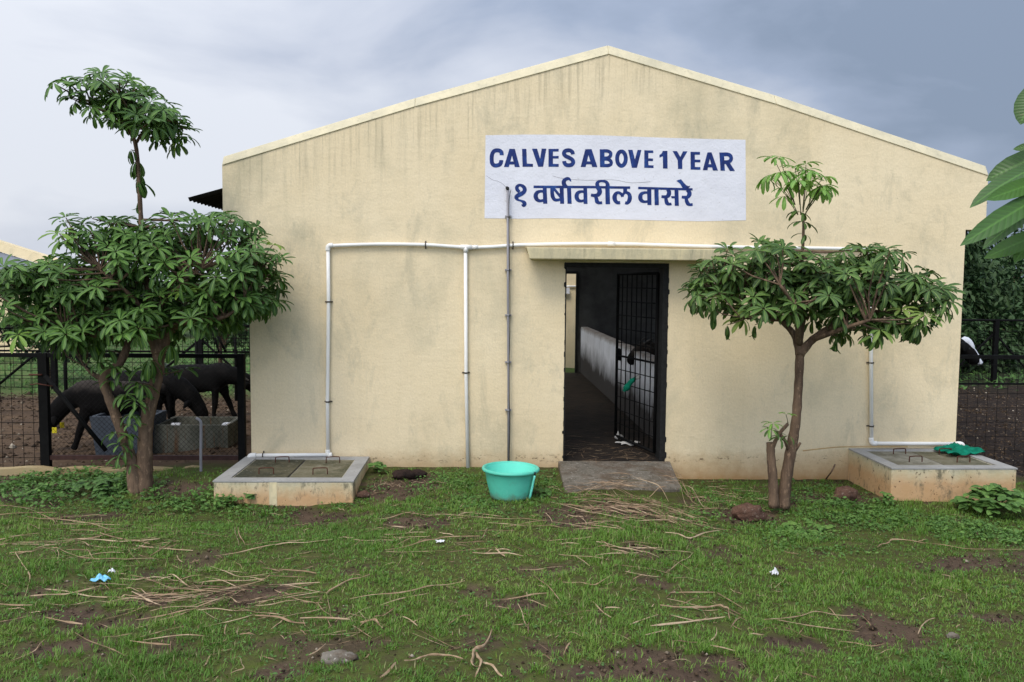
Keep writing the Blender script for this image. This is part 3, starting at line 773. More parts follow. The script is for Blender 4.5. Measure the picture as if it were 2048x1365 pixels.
for p in ([(112,270),(208,270),(217,635),(120,635)], [(500,290),(585,290),(580,385),(500,385)], [(822,258),(1995,290),(1995,340),(822,310)],
          [(1015,300),(1105,300),(1110,652),(1022,652)], [(1170,310),(1262,310),(1268,655),(1178,655)], [(1530,460),(1620,460),(1620,508),(1545,508)],
          [(1605,310),(1690,310),(1700,668),(1612,668)], [(1645,130),(1690,112),(1745,95),(1805,170),(1860,225),(1900,245),(1950,235),(1900,300),(1790,300),(1725,190)]): piece(lm, p, o4, s3)
lt = lm.build('lettering', M['letters'], sign)
cm = MB()
for cr in ([(973,352),(985,360),(996,363),(1005,368),(1012,375)], [(1105,352),(1130,358),(1180,361),(1225,360),(1262,366),(1300,364)]):
    strk(cm, [(x, y, .4) for x, y in cr], (0, 0), 1)
cm.build('hairline_crack', M['clamp'], sign)

# ------------------------------------------------------------------ pipes on the wall
pl = thing('drain_pipe', 'white plastic drain pipe running along the shed front above the door canopy', 'pipe', (wy(933, 495, 0).x, -.03, 0))
PY = -.034
def wp(px, py, y=PY): return wy(px, py, y)
mb = MB()
mb.tube([wp(504, 911), wp(655, 910)], .0195, 10); mb.tube([wp(656, 910), wp(655, 800), wp(657, 605), wp(656, 493)], .0195, 10)
mb.tube(spline([wp(656, 492), wp(750, 489), wp(850, 490), wp(930, 495), wp(985, 494), wp(1050, 490), wp(1220, 488), wp(1440, 494), wp(1640, 497), wp(1740, 499)], 4), .0185, 10)
mb.tube([wp(931, 497), wp(932, 745), wp(936, 952)], .0195, 10)
mb.tube([wp(1741, 499), wp(1742, 700), wp(1743, 886)], .0195, 10); mb.tube([wp(1743, 887), wp(1918, 888)], .0195, 10)
mb.build('pipe', M['pvc'], pl)
def elbow(a, b, c):
    m = MB(); a, b, c = Vector(a), Vector(b), Vector(c)
    m.tube(spline([a, a.lerp(b, .6), b.lerp((a+c)/2, .25), b.lerp(c, .4), c], 4), .0255, 10); m.build('elbow', M['pvc'], pl)
elbow(wp(664, 910), wp(656, 910), wp(655.5, 900)); elbow(wp(656, 502), wp(656, 492), wp(666, 491))
elbow(wp(512, 911), wp(499, 911), wp(499, 921)); elbow(wp(1742, 876), wp(1743, 887), wp(1753, 887)); elbow(wp(1912, 888), wp(1925, 888), wp(1925, 898)); elbow(wp(1731, 499), wp(1741, 499), wp(1741, 510))
m = MB(); m.tube([wp(921, 494.5), wp(944, 495)], .026, 10); m.tube([wp(931.5, 494), wp(931.5, 505)], .026, 10); m.build('tee_joint', M['pvc'], pl)
m = MB(); m.tube([wp(1216, 488), wp(1230, 488.3)], .024, 10); m.build('coupler', M['pvc'], pl)
m = MB(); m.tube([wp(944, 495), wp(956, 494.6)], .023, 10); m.build('coupler', M['pvc'], pl)
def clamp(px, py, horiz, parent, rad=.0215, w=7):
    m = MB(); p = wp(px, py)
    if horiz:      # clamp round a vertical pipe
        m.tube([p+Vector((0, 0, -.007)), p+Vector((0, 0, .007))], rad+.003, 10); m.box((p.x-rad-.018, -.012, p.z-.006), (p.x+rad+.018, -.0, p.z+.006))
    else:
        m.tube([p+Vector((-.005, 0, 0)), p+Vector((.005, 0, 0))], rad+.003, 10); m.box((p.x-.006, -.012, p.z-rad-.018), (p.x+.006, 0, p.z+rad+.018))
    m.build('clamp', M['clamp'], parent)
for px, py, h in ((657, 604, 1), (656, 804, 1), (851, 490, 0), (932, 746, 1), (1743, 726, 1), (1743, 853, 1), (1026, 491, 0), (526, 911, 0)): clamp(px, py, h, pl)
cn = thing('conduit', 'thin grey conduit rising from behind the tub to the painted sign', 'conduit', (wy(1017, 900, 0).x, -.02, 0))
mb = MB(); mb.tube([wp(1015.5, 379, -.055), wp(1016, 600, -.055), wp(1017, 760, -.055), wp(1017, 928, -.055)], .0125, 8); mb.build('pipe', M['conduit'], cn)
mb = MB(); mb.tube([wp(1015, 377, -.05), wp(1014, 376, -.0)], .016, 8); mb.tube([wp(1015.5, 381, -.055), wp(1015.3, 375, -.052)], .015, 8); mb.build('cable_end', M['jamb'], cn)
mb = MB(); mb.tube(spline([wp(1022, 380, -.058), wp(1018, 410, -.07), wp(1019, 520, -.069), wp(1020, 640, -.07), wp(1018, 760, -.069), wp(1020, 850, -.07), wp(1018, 928, -.069)], 5), .003, 5); mb.build('cable', M['blackiron'], cn)
for py in (433, 540, 631, 725, 821):
    p = wp(1016.5, py, -.055); m = MB(); m.tube([p+Vector((0, 0, -.008)), p+Vector((0, 0, .008))], .018, 8); m.box((p.x-.032, -.05, p.z-.008), (p.x+.032, 0, p.z+.008)); m.build('saddle', M['conduit'], cn)

# ------------------------------------------------------------------ septic tanks
def tank(label, zt, x0, x1, y0, lids, px_lab):
    t_ = thing('septic_tank', label, 'tank', ((x0+x1)/2, y0/2, zt-.2))
    m = MB(); m.box((x0+.004, y0+.004, -.4), (x1-.004, -.004, zt-.014)); m.build('tank_body', M['tank'], t_, bevel=.012)
    r = .125; yb = -.012
    m = MB(); z0 = zt-.014
    m.box((x0, y0, z0), (x1, y0+r, zt)); m.box((x0, yb-r*.8, z0), (x1, yb, zt)); m.box((x0, y0+r, z0), (x0+r, yb-r*.8, zt)); m.box((x1-r, y0+r, z0), (x1, yb-r*.8, zt))
    m.build('rim', M['rim'], t_)
    xm = (x0+x1)/2
    for k, (xa, xb) in enumerate(((x0+r+.012, xm-.008), (xm+.008, x1-r-.012))):
        m = MB(); m.box((xa, y0+r+.012, z0-.02), (xb, yb-r*.8-.012, zt-.008-.004*k))
        ld = m.build('lid', M[lids[k]], t_, bevel=.006)
        ld['label'] = ('left' if k == 0 else 'right')+' concrete lid of the tank'
        cx = (xa+xb)/2
        if k == 0: ms = MB(); ms.box((xm-.0078, y0+r+.012, z0-.01), (xm+.0078, yb-r*.8-.012, zt-.0135)); ms.build('lid_seam', M['jamb'], t_)
        for yy, dx in ((y0+r+.17, .02), (yb-r-.13, .05)):
            mm = MB(); h = .062; wdt = .066; z = zt-.014
            mm.tube(spline([(cx+dx-wdt, yy, z-.01), (cx+dx-wdt*.98, yy, z+h*.75), (cx+dx-wdt*.8, yy, z+h), (cx+dx+wdt*.8, yy+.01, z+h*1.02), (cx+dx+wdt, yy+.01, z+h*.75), (cx+dx+wdt*1.02, yy+.01, z-.01)], 3), .0052, 6)
            mm.build('lid_handle', M['rust'], ld)
    return t_
z1 = wy(744, 913, 0).z
fl, fr = wz(428, 960, z1), wz(706, 964, z1)
T1 = (fl.x, fr.x, (fl.y+fr.y)/2, z1)
tk1 = tank('low septic tank left of the tub, with dark mossy lids and orange stains', z1, fl.x, fr.x, T1[2], ('lid_dark', 'lid_mid'), 0)
p = wy(546, 990, T1[2]); m = MB(); m.box((p.x-.035, T1[2]+.001, -.4), (p.x+.035, T1[2]+.0052, z1-.0145)); m.build('cement_strip', M['canopy'], tk1)
z2 = wy(1870, 897, 0).z; fl, fr = wz(1787, 938, z2), wz(2031, 935, z2)
T2 = (fl.x, fr.x, (fl.y+fr.y)/2, z2)
tk2 = tank('taller septic tank at the right shed corner with a green rag on its lid', z2, fl.x, fr.x, T2[2], ('lid_light', 'lid_mid'), 0)

def ragmesh(name, mat, px, py, wpx, hpx, z, label, cat, seed, parent=None, yaw=0):
    r2 = random.Random(seed); c = wz(px, py, z); s = wpx/FPX*(c-CAM).length/2; hz = hpx/FPX*(c-CAM).length
    n = 16; m = MB(); ph = [r2.uniform(0, 6) for _ in range(8)]
    for i in range(n+1):
        for j in range(n+1):
            u = i/n*2-1; v = j/n*2-1; rr = 1+.25*math.sin(3*math.atan2(v, u)+ph[0])+.12*math.sin(7*math.atan2(v, u)+ph[1])
            zz = hz*(.5*abs(math.sin(u*3.2+ph[2]+v*1.3))+.35*abs(math.sin(v*4.5+ph[3]+u*2))+.2*math.sin(u*9+ph[4])*math.sin(v*8+ph[5])*.5)*(1-.6*max(abs(u), abs(v)))+.004
            m.v.append((c.x+u*s*rr, c.y+v*s*.7*rr, z+max(.003, zz)))
    for i in range(n):
        for j in range(n): a = i*(n+1)+j; m.f.append((a, a+n+1, a+n+2, a+1)); m.sm.append(True)
    o = m.build(name, mat); o.data.materials[0] = mat
    sm = o.modifiers.new('s', 'SOLIDIFY'); sm.thickness = .003
    return tag(o, label, cat)
ragmesh('rag', M['rag'], 1922, 909, 66, 26, z2-.008, 'crumpled green rag lying on the lid of the right hand tank', 'rag', 4)

# ------------------------------------------------------------------ ramp, tub, stones, litter
ra, rb = wy(1120, 923, -.0), wy(1338, 923, -.0); rc, rd = gp(1130, 986), gp(1364, 984)
mb = MB(); n = 12; B = []; T = []
zr0 = .068
mb.hexa([(rc.x, rc.y, -.4), (rd.x, rd.y, -.4), (rb.x+.01, -.006, -.4), (ra.x-.02, -.006, -.4)], [(rc.x, rc.y, rc.z+.012), (rd.x, rd.y, rd.z+.03), (rb.x+.01, -.006, zr0), (ra.x-.02, -.006, zr0)])
ramp = mb.build('ramp', M['ramp'], None, bevel=.012); tag(ramp, 'short stained concrete ramp leading down from the shed doorway', 'ramp')

tb = gp(1021, 993); tub = thing('tub', 'turquoise plastic tub standing in weeds before the shed wall', 'tub', tuple(tb))
tub.location.z -= .012
def lathe(prof, n=48, tilt=(0, 0)):
    m = MB(); k = len(prof)
    for (r, z) in prof:
        for i in range(n): a = 2*math.pi*i/n; m.v.append((r*math.cos(a), r*math.sin(a), z+r*math.cos(a)*tilt[0]*z/.27))
    for j in range(k-1):
        for i in range(n): i2 = (i+1) % n; m.f.append((j*n+i, j*n+i2, (j+1)*n+i2, (j+1)*n+i)); m.sm.append(True)
    return m
m = lathe([(0.001, .006), (.165, .004), (.178, .012), (.183, .03), (.214, .15), (.232, .248), (.234, .252)], tilt=(-.015, 0)); m.build('tub_body', M['tub'], tub, local=True)
m = lathe([(.234, .250), (.247, .248), (.257, .254), (.259, .265), (.254, .275), (.243, .279), (.232, .275), (.227, .264)], tilt=(-.015, 0)); m.build('rim', M['tub'], tub, local=True)
m = lathe([(.2275, .266), (.222, .22), (.208, .15), (.178, .03), (.165, .014), (.001, .012)], tilt=(-.015, 0)); m.build('tub_lining', M['tub_in'], tub, local=True)
m = MB(); a = R(-38)
for (r0, z, w_) in ((0,0,0),): pass
pts = [(.262, .24), (.25, .2), (.235, .13), (.215, .05), (.205, .02)]
m.tube([(math.cos(a)*r, math.sin(a)*r, z) for r, z in pts], [.010, .010, .011, .011, .008], 6); m.build('handle_strap', M['tub_in'], tub, local=True)
m = MB(); m.tube([(math.cos(a)*.262, math.sin(a)*.262, .235), (math.cos(a)*.262, math.sin(a)*.262, .268)], .009, 6); m.build('strap_knot', M['jamb'], tub, local=True)

def stone(px, py, w, h, label, mat, seed, sink=.25, flat=.7):
    r2 = random.Random(seed); p = gp(px, py); s = w/FPX*(p-CAM).length/2; hh = h/FPX*(p-CAM).length
    bm = bmesh.new(); bmesh.ops.create_icosphere(bm, subdivisions=4, radius=1)
    ph = [Vector((r2.uniform(-9, 9), r2.uniform(-9, 9), r2.uniform(-9, 9))) for _ in range(3)]
    from mathutils import noise as mn
    for v in bm.verts:
        k = 1+.42*mn.noise(v.co*1.1+ph[0])+.16*mn.noise(v.co*3+ph[1])+.06*mn.noise(v.co*8+ph[2])
        c = v.co*k; v.co = Vector((c.x*s, c.y*s*flat, max(-.35, c.z)*hh*.62))
    for f in bm.faces: f.smooth = True
    me = bpy.data.meshes.new('stone'); bm.to_mesh(me); bm.free(); me.materials.append(mat)
    o = bpy.data.objects.new('stone', me); COL.objects.link(o); o.location = (p.x, p.y, p.z+hh*(.5-sink)); o.rotation_euler = (0, 0, 0)
    return tag(o, label, 'stone')
stone(1497, 1038, 62, 34, 'reddish brown stone in the grass left of the right hand tree base', M['stone'], 1)
stone(1690, 1000, 46, 26, 'rounded reddish stone near the side of the right hand tank', M['stone'], 2)
stone(678, 1318, 66, 26, 'flat grey brown stone half sunk in the foreground grass', M['ramp'], 3, .5)
stone(808, 956, 44, 18, 'dark flat rock against the shed wall between tank and white pipe', M['stone_dark'], 4)
stone(835, 953, 30, 14, 'small dark rock leaning on the right of the flat wall rock', M['stone_dark'], 5)
stone(727, 995, 26, 14, 'small brown stone beside the right side of the left tank', M['stone'], 6)
stone(1905, 1276, 20, 10, 'pale pinkish pebble lying in the right foreground grass', M['ramp'], 8)

def scrap(px, py, w, h, mat, label, seed, name='plastic_scrap'):
    p = gp(px, py); return ragmesh(name, mat, px, py, w, h, p.z+.012, label, 'litter', seed)
scrap(203, 1163, 26, 16, M['blueplastic'], 'crumpled blue and white plastic wrapper in the left grass', 11)
scrap(224, 1147, 10, 10, M['whiteplastic'], 'tiny white plastic scrap just above the blue wrapper', 12)
scrap(1549, 1152, 12, 18, M['whiteplastic'], 'small white paper scrap standing in the right grass', 13)
scrap(880, 1085, 14, 6, M['whiteplastic'], 'pale paper fragment in the dead stalks below the tub', 14)
o = ragmesh('plastic_bag', M['ragw'], 1258, 889, 40, 9, .075, 'crumpled white bag on the floor inside the doorway', 'bag', 15)
o = ragmesh('plastic_bag', M['ragw'], 1237, 880, 14, 22, .075, 'upright white torn bag at the foot of the open gate', 'bag', 16)
# rag tied to the gate
m = MB(); c = Vector(gpnt(.62, .78)); n = 8
pp = [c+Vector((.06, -.03, .08)), c+Vector((.0, -.03, .03)), c+Vector((-.05, -.03, -.04)), c+Vector((-.08, -.03, -.08))]
m.tube(spline(pp, 4), [.018]*3+[.03]*4+[.038]*3+[.02]*3, 7); rg = m.build('cloth', M['rag']); tag(rg, 'green cloth knotted on the bars of the open gate', 'cloth')
m = MB(); m.tube([c+Vector((.055, -.03, .07)), c+Vector((.085, -.03, .085)), c+Vector((.11, -.03, .075))], [.02, .03, .016], 7); wh = m.build('cloth_knot', M['ragw'], rg, local=True)

# stick on the right tank, broken branch near it
def stick(name, pts, rad, label, cat='stick', mat=None):
    m = MB(); m.tube(spline(pts, 4), rad, 6); return tag(m.build(name, mat or M['straw_solid']), label, cat)
M['straw_solid'] = simple('dry_cane', srgb(176, 146, 100), .7, .25, .25, 10)
stick('cane', [wy(1606, 902, -.2), wy(1660, 896, -.16), wy(1700, 894, -.12), wy(1815, 894, -.08)], .006, 'long thin dry cane reaching over the back of the right tank')
stick('twig', [gp(1652, 958), wy(1662, 945, -.5), wy(1670, 930, -.4)], [.008]*9, 'short dark broken twig leaning beside the right hand tank', mat=M['bark'])

# ================================================================== FENCES AND PEN
def post(m, p, q, r=.02): m.tube([p, q], r, 6)
FY = .1
def gridwires(m, x0, x1, z0, z1, y, dx, dz, r=.003):
    x = x0
    while x <= x1: m.tube([(x, y, z0), (x, y, z1)], r, 4, cap=False); x += dx
    z = z0
    while z <= z1: m.tube([(x0, y-.004, z), (x1, y-.004, z)], r, 4, cap=False); z += dz
pa = wy(86, 712, FY); pb = wy(482, 712, FY); zb = wy(300, 914, FY).z; zt = wy(300, 711, FY).z; zbl = wy(86, 925, FY).z
pg = thing('pen_gate', 'black iron pen gate filled with chain link, left of the shed', 'gate', (pa.x, FY, 0))
m = MB(); m.box((pa.x-.045, FY-.03, -.3), (pa.x+.045, FY+.03, zt+.02)); m.build('gate_post', M['blackiron'], pg); m = MB(); m.box((pb.x-.035, FY-.03, -.3), (pb.x+.035, FY+.03, zt+.02)); m.build('gate_post', M['blackiron'], pg)
m = MB(); m.box((pa.x+.046, FY-.02, zt-.025), (pb.x-.036, FY+.02, zt+.018)); m.build('top_rail', M['blackiron'], pg)
m = MB(); m.box((pa.x+.046, FY-.02, zb-.03), (pb.x-.036, FY+.02, zb+.015)); m.build('bottom_rail', M['rusty_rail'], pg)
m = MB(); q0 = wy(90, 752, FY-.025); q1 = wy(212, 902, FY-.025); m.tube([q0, q1], .022, 6); m.build('brace', M['blackiron'], pg)
m = MB(); m.tube([wy(60, 770, FY-.05), wy(75, 768, FY-.06), wy(105, 773, FY-.05)], .006, 6); m.tube([wy(58, 750, FY-.04), wy(84, 750, FY-.04)], .009, 6); m.build('latch', M['rust'], pg)
m = MB(); x0, x1, za, zc = pa.x+.046, pb.x-.036, zb+.012, zt-.022; H = zc-za; st_ = .052; k = -int(H/st_)
for s in (1, -1):
    u = x0-H
    while u < x1:
        a0, a1 = u, u+H; ta = max(0, (x0-a0)/H); tb_ = min(1, (x1-a0)/H)
        if tb_ > ta:
            p_ = lambda t_: (a0+t_*H, FY+.004*s, (za+t_*H) if s == 1 else (zc-t_*H)); m.tube([p_(ta), p_(tb_)], .0016, 3, cap=False)
        u += st_
m.build('chain_link', M['wire'], pg)
wf = thing('wire_fence', 'black welded wire fence at the left edge, beside the pen gate post', 'fence', (pa.x-1.2, FY, 0))
m = MB(); gridwires(m, pa.x-2.6, pa.x-.06, -.05, zt-.03, FY, .108, .122, .003); m.build('wire_grid', M['wire'], wf)
m = MB(); m.box((pa.x-2.6, FY-.02, zt-.025), (pa.x-.046, FY+.02, zt+.016)); m.build('top_rail', M['blackiron'], wf)
m = MB(); m.box((pa.x-2.64, FY-.03, -.3), (pa.x-2.6, FY+.03, zt+.02)); m.build('fence_post', M['blackiron'], wf)
# right hand near fence
zr = wy(1980, 714, FY).z
rf = thing('wire_fence', 'black welded wire fence starting at the right corner of the shed', 'fence', (XR1+1.5, FY, 0))
m = MB(); m.box((XR1+.006, FY-.018, zr-.02), (XR1+3.6, FY+.018, zr+.018)); m.box((XR1+.006, FY-.01, zr-.30), (XR1+3.6, FY+.01, zr-.28)); m.build('top_rail', M['blackiron'], rf)
m = MB(); gridwires(m, XR1+.06, XR1+3.6, -.15, zr-.02, FY, .108, .155, .0026); m.build('wire_grid', M['wire'], rf)
m = MB(); m.box((XR1+3.6, FY-.03, -.4), (XR1+3.66, FY+.03, zr+.02)); m.build('fence_post', M['blackiron'], rf); m = MB(); m.box((XR1+.0055, FY-.02, -.4), (XR1+.035, FY+.02, zr+.02)); m.build('fence_post', M['blackiron'], rf)
# far fences
def far_fence(label, xa, xb, y, zb, h, posts, kind, zlow):
    f = thing('pen_fence', label, 'fence', ((xa+xb)/2, y, 0))
    m = MB(); m.tube([(xa, y, zb+h), (xb, y, zb+h)], .028, 6); m.tube([(xa, y, zlow), (xb, y, zlow)], .02, 6); m.build('rail', M['blackiron'], f)
    for x in posts:
        m = MB(); m.box((x-.045, y-.045, -.3), (x+.045, y+.045, zb+h+.02)); m.build('fence_post', M['blackiron'], f)
        m = MB(); m.tube([(x-.01, y+.04, zb+h*.78), (x-1.05, y+.04, zb+.02)], .024, 6); m.tube([(x+.01, y+.045, zb+h*.78), (x+.95, y+.045, zb+.02)], .02, 6); m.build('brace', M['blackiron'], f)
    m = MB(); gridwires(m, xa, xb, zb+.02, zb+h, y-.03, .15, .15, .0045); m.build('wire_grid', M['wire'], f)
    return f
yl = 6.6; px1 = wy(400, 700, yl).x; zl = wy(400, 652, yl).z
far_fence('far black pen fence seen under the left tree crown', px1-7.5, XL1-.3, yl, -.05, zl+.05, [px1, px1-2.6, px1-5.2, px1-7.4], 0, .62)
f2 = thing('mesh_panel', 'tall wire mesh panel beyond the calves beside the shed wall', 'fence', (wy(450, 700, 5.2).x, 5.2, 0))
m = MB(); qa, qb = wy(392, 700, 5.2), wy(520, 700, 5.2); gridwires(m, qa.x, qb.x, .3, wy(400, 632, 5.2).z, 5.2, .10, .12, .0042); m.build('wire_grid', M['wire'], f2)
m = MB(); zz = wy(400, 632, 5.2).z; m.tube([(qa.x, 5.22, -.3), (qa.x, 5.22, zz)], .024, 6); m.tube([(wy(470, 700, 5.2).x, 5.22, -.3), (wy(470, 700, 5.2).x, 5.22, zz)], .024, 6); m.tube([(qa.x, 5.22, zz), (qb.x, 5.22, zz)], .018, 6); m.build('frame', M['blackiron'], f2)
m = MB(); m.tube([wy(425, 652, 5.25), wy(452, 705, 5.25)], .02, 6); m.tube([wy(425, 660, 5.28), wy(438, 705, 5.28)], .016, 6); m.build('brace', M['blackiron'], f2)
yr = 8.8; zr2 = wy(1990, 641, yr).z; pxr = wy(1990, 700, yr).x
far_fence('far black pen fence on the right, before the dark trees', XR1+.6, pxr+6.5, yr, -.1, zr2+.1, [pxr, pxr+2.6, pxr+5.2], 0, .42)
lt_ = thing('barrier', 'black triangulated steel barrier at the far left of the pen', 'barrier', (wy(30, 690, 4.6).x, 4.6, 0))
m = MB(); m.tube([wy(-160, 664, 4.6), wy(0, 657, 4.6), wy(128, 650, 4.6)], .022, 6); m.tube([wy(-160, 700, 4.6), wy(50, 692, 4.6)], .014, 6)
for a, b in (((0, 660), (20, 693)), ((50, 655), (22, 693)), ((-50, 660), (-25, 695)), ((-60, 660), (-90, 697))): m.tube([wy(*a, 4.62), wy(*b, 4.62)], .014, 6)
m.build('rail', M['blackiron'], lt_)
for x in (128, -160): m = MB(); p = wy(x, 652, 4.6); m.tube([(p.x, 4.6, -.3), (p.x, 4.6, p.z)], .028, 6); m.build('fence_post', M['blackiron'], lt_)
# curb
ca = wy(-200, 940, -.06); cb_ = wy(499, 940, -.06)
m = MB(); zc0 = wy(300, 938, -.06).z
xs = np.linspace(ca.x, XL1-.01, 24); r2 = random.Random(8)
for i in range(23):
    ja, jb = .012*math.sin(i*1.7)+.008*math.sin(i*3.1), .012*math.sin((i+1)*1.7)+.008*math.sin((i+1)*3.1)
    m.hexa([(xs[i], -.06+ja*.5, -.4), (xs[i+1], -.06+jb*.5, -.4), (xs[i+1], .05, -.4), (xs[i], .05, -.4)], [(xs[i], -.055+ja, zc0+ja), (xs[i+1], -.055+jb, zc0+jb), (xs[i+1], .05, zc0+jb), (xs[i], .05, zc0+ja)])
tag(m.build('curb', M['curb'], None), 'low crumbling cream curb running under the pen gate', 'curb')
# standpipe
sp0 = gp(402, 952)
m = MB(); ys = -.2; b_ = wy(402, 940, ys)
m.tube(spline([(b_.x, ys, -.3), (b_.x, ys, .1), wy(402, 860, ys), wy(401, 843, ys), wy(393, 837, ys+.02)], 5), .014, 8); tag(m.build('standpipe', M['conduit'], None), 'grey bent water pipe standing in front of the concrete trough', 'pipe')
# troughs
def trough(label, px0, px1, pyf, Y, dep, mat, taper=0, base=-.06, th=.05):
    a = wy(px0, pyf, Y); b = wy(px1, pyf, Y); zt = a.z
    t_ = thing('trough', label, 'trough', ((a.x+b.x)/2, Y+dep/2, 0)); m = MB()
    ti = taper
    m.hexa([(a.x+ti, Y, base), (b.x-ti*.5, Y, base), (b.x-ti*.5, Y+th, base), (a.x+ti, Y+th, base)], [(a.x, Y-.0, zt), (b.x, Y, zt), (b.x, Y+th, zt), (a.x, Y+th, zt)])
    m.hexa([(a.x+ti, Y+dep-th, base), (b.x-ti*.5, Y+dep-th, base), (b.x-ti*.5, Y+dep, base), (a.x+ti, Y+dep, base)], [(a.x, Y+dep-th, zt), (b.x, Y+dep-th, zt), (b.x, Y+dep, zt), (a.x, Y+dep, zt)])
    m.hexa([(a.x+ti, Y+th, base), (a.x+ti+th, Y+th, base), (a.x+ti+th, Y+dep-th, base), (a.x+ti, Y+dep-th, base)], [(a.x, Y+th, zt), (a.x+th, Y+th, zt), (a.x+th, Y+dep-th, zt), (a.x, Y+dep-th, zt)])
    m.hexa([(b.x-ti*.5-th, Y+th, base), (b.x-ti*.5, Y+th, base), (b.x-ti*.5, Y+dep-th, base), (b.x-ti*.5-th, Y+dep-th, base)], [(b.x-th, Y+th, zt), (b.x, Y+th, zt), (b.x, Y+dep-th, zt), (b.x-th, Y+dep-th, zt)])
    m.box((a.x+ti+th, Y+th, base), (b.x-ti*.5-th, Y+dep-th, base+.05)); m.build('trough_body', mat, t_)
    return t_, a, b, zt
tr, a, b, zt = trough('stained concrete feed trough behind the right half of the pen gate', 306, 455, 851, .95, .62, M['trough'])
m = MB(); m.box((a.x+.2, .952, zt+.001), (a.x+.3, .99, zt+.022)); m.build('salt_crust', M['whiteplastic'], tr); m = MB(); m.box((b.x-.07, .952, zt+.001), (b.x-.005, 1.08, zt+.014)); m.build('salt_crust', M['whiteplastic'], tr)
trough('smooth blue grey trough behind the left tree trunk', 179, 300, 834, .8, .5, M['troughblue'], .06)
# neighbour buildings
nb = thing('farm_building', 'distant low cream farm building beyond the left edge of the pen', 'building', (wy(40, 600, 13).x, 13, 0))
p0, p1 = wy(113, 519, 13), wy(-420, 350, 13); pe = wy(-900, 519, 13)
th = .32
m = MB(); m.prism([(pe.x, -.5), (p0.x-.05, -.5), (p0.x-.05, p0.z-th-.25), (p1.x, p1.z-th-.2), (pe.x, pe.z-th)], 13.1, 13.3); m.build('wall', M['wall_plain'], nb)
m = MB(); m.hexa([(p1.x, 12.95, p1.z-th), (p0.x, 12.95, p0.z-th*.75), (p0.x, 13.35, p0.z-th*.75), (p1.x, 13.35, p1.z-th)], [(p1.x, 13.0, p1.z), (p0.x, 13.0, p0.z), (p0.x, 13.3, p0.z), (p1.x, 13.3, p1.z)])
m.hexa([(p1.x, 12.95, p1.z-th), (p1.x, 13.35, p1.z-th), (pe.x, 13.35, pe.z-th*.75), (pe.x, 12.95, pe.z-th*.75)], [(p1.x, 13.0, p1.z), (p1.x, 13.3, p1.z), (pe.x, 13.3, pe.z), (pe.x, 13.0, pe.z)]); m.build('coping', M['wall_plain'], nb)
m = MB(); m.quad((p1.x, 12.98, p1.z-th), (p0.x-.05, 12.98, p0.z-th*.75), (p0.x-.1, 12.5, p0.z-.55), (p1.x, 12.5, p1.z-.85)); m.build('roof', M['roofgrey'], nb)
n2 = thing('farm_building', 'sunlit cream farm building glimpsed through the rear doorway', 'building', (2.6, 11.4, 0))
m = MB(); m.box((-.8, 11.3, -.4), (4.0, 11.5, 3.6)); m.build('wall', M['wall_plain'], n2)
za_ = wy(1142, 573, 11.3).z; m = MB(); m.tube([(-.7, 11.26, za_), (3.9, 11.26, za_)], .02, 8); q_ = wy(1134, 581, 11.3); m.build('pipe', M['pvc'], n2)
m = MB(); m.box((q_.x-.09, 11.17, q_.z-.08), (q_.x+.05, 11.24, q_.z+.06)); m.build('meter_box', M['whiteplastic'], n2)
# ================================================================== ANIMALS
def skin_mesh(name, chains, mat, parent, levels=2):
    """chains: lists of (x,y,z,r); the first point of a chain may repeat an existing point (by index (chain,pt))"""
    vs, es, rs, idx = [], [], [], {}
    for ci, ch in enumerate(chains):
        prev = None
        for pi, p in enumerate(ch):
            if len(p) == 2: k = idx[p]
            else: k = len(vs); vs.append(p[:3]); rs.append(p[3])
            idx[(ci, pi)] = k
            if prev is not None: es.append((prev, k))
            prev = k
    me = bpy.data.meshes.new(name); me.from_pydata(vs, es, []); o = bpy.data.objects.new(name, me); COL.objects.link(o)
    sk = o.modifiers.new('skin', 'SKIN'); sk.use_smooth_shade = True; sk.branch_smoothing = .6
    for i, v in enumerate(me.skin_vertices[0].data): v.radius = (rs[i], rs[i]); v.use_root = (i == 0)
    sb = o.modifiers.new('sub', 'SUBSURF'); sb.levels = levels; sb.render_levels = levels
    dg = bpy.context.evaluated_depsgraph_get(); nm = bpy.data.meshes.new_from_object(o.evaluated_get(dg))
    o.modifiers.clear(); o.data = nm; nm.materials.clear(); nm.materials.append(mat)
    from mathutils import noise as mn
    for v in nm.vertices:
        c = v.co.copy(); k = .016 if c.z > .35 else .004
        v.co = c+v.normal*(mn.noise(c*5.5)*k+mn.noise(c*14)*k*.35)
        if c.z > .5 and -.6 < c.x < .4: v.co.z += .022*max(0, 1-abs(c.y)/.05)*(1 if c.x < -.25 or c.x > .12 else .5); v.co.y *= .9
        hb = (Vector((c.x, abs(c.y), c.z))-Vector((-.34, .13, .74))).length
        if hb < .12: v.co += Vector((0, math.copysign(.03, c.y), .03))*(1-hb/.12)
    for f in nm.polygons: f.use_smooth = True
    if parent is not None: o.parent = parent
    return o
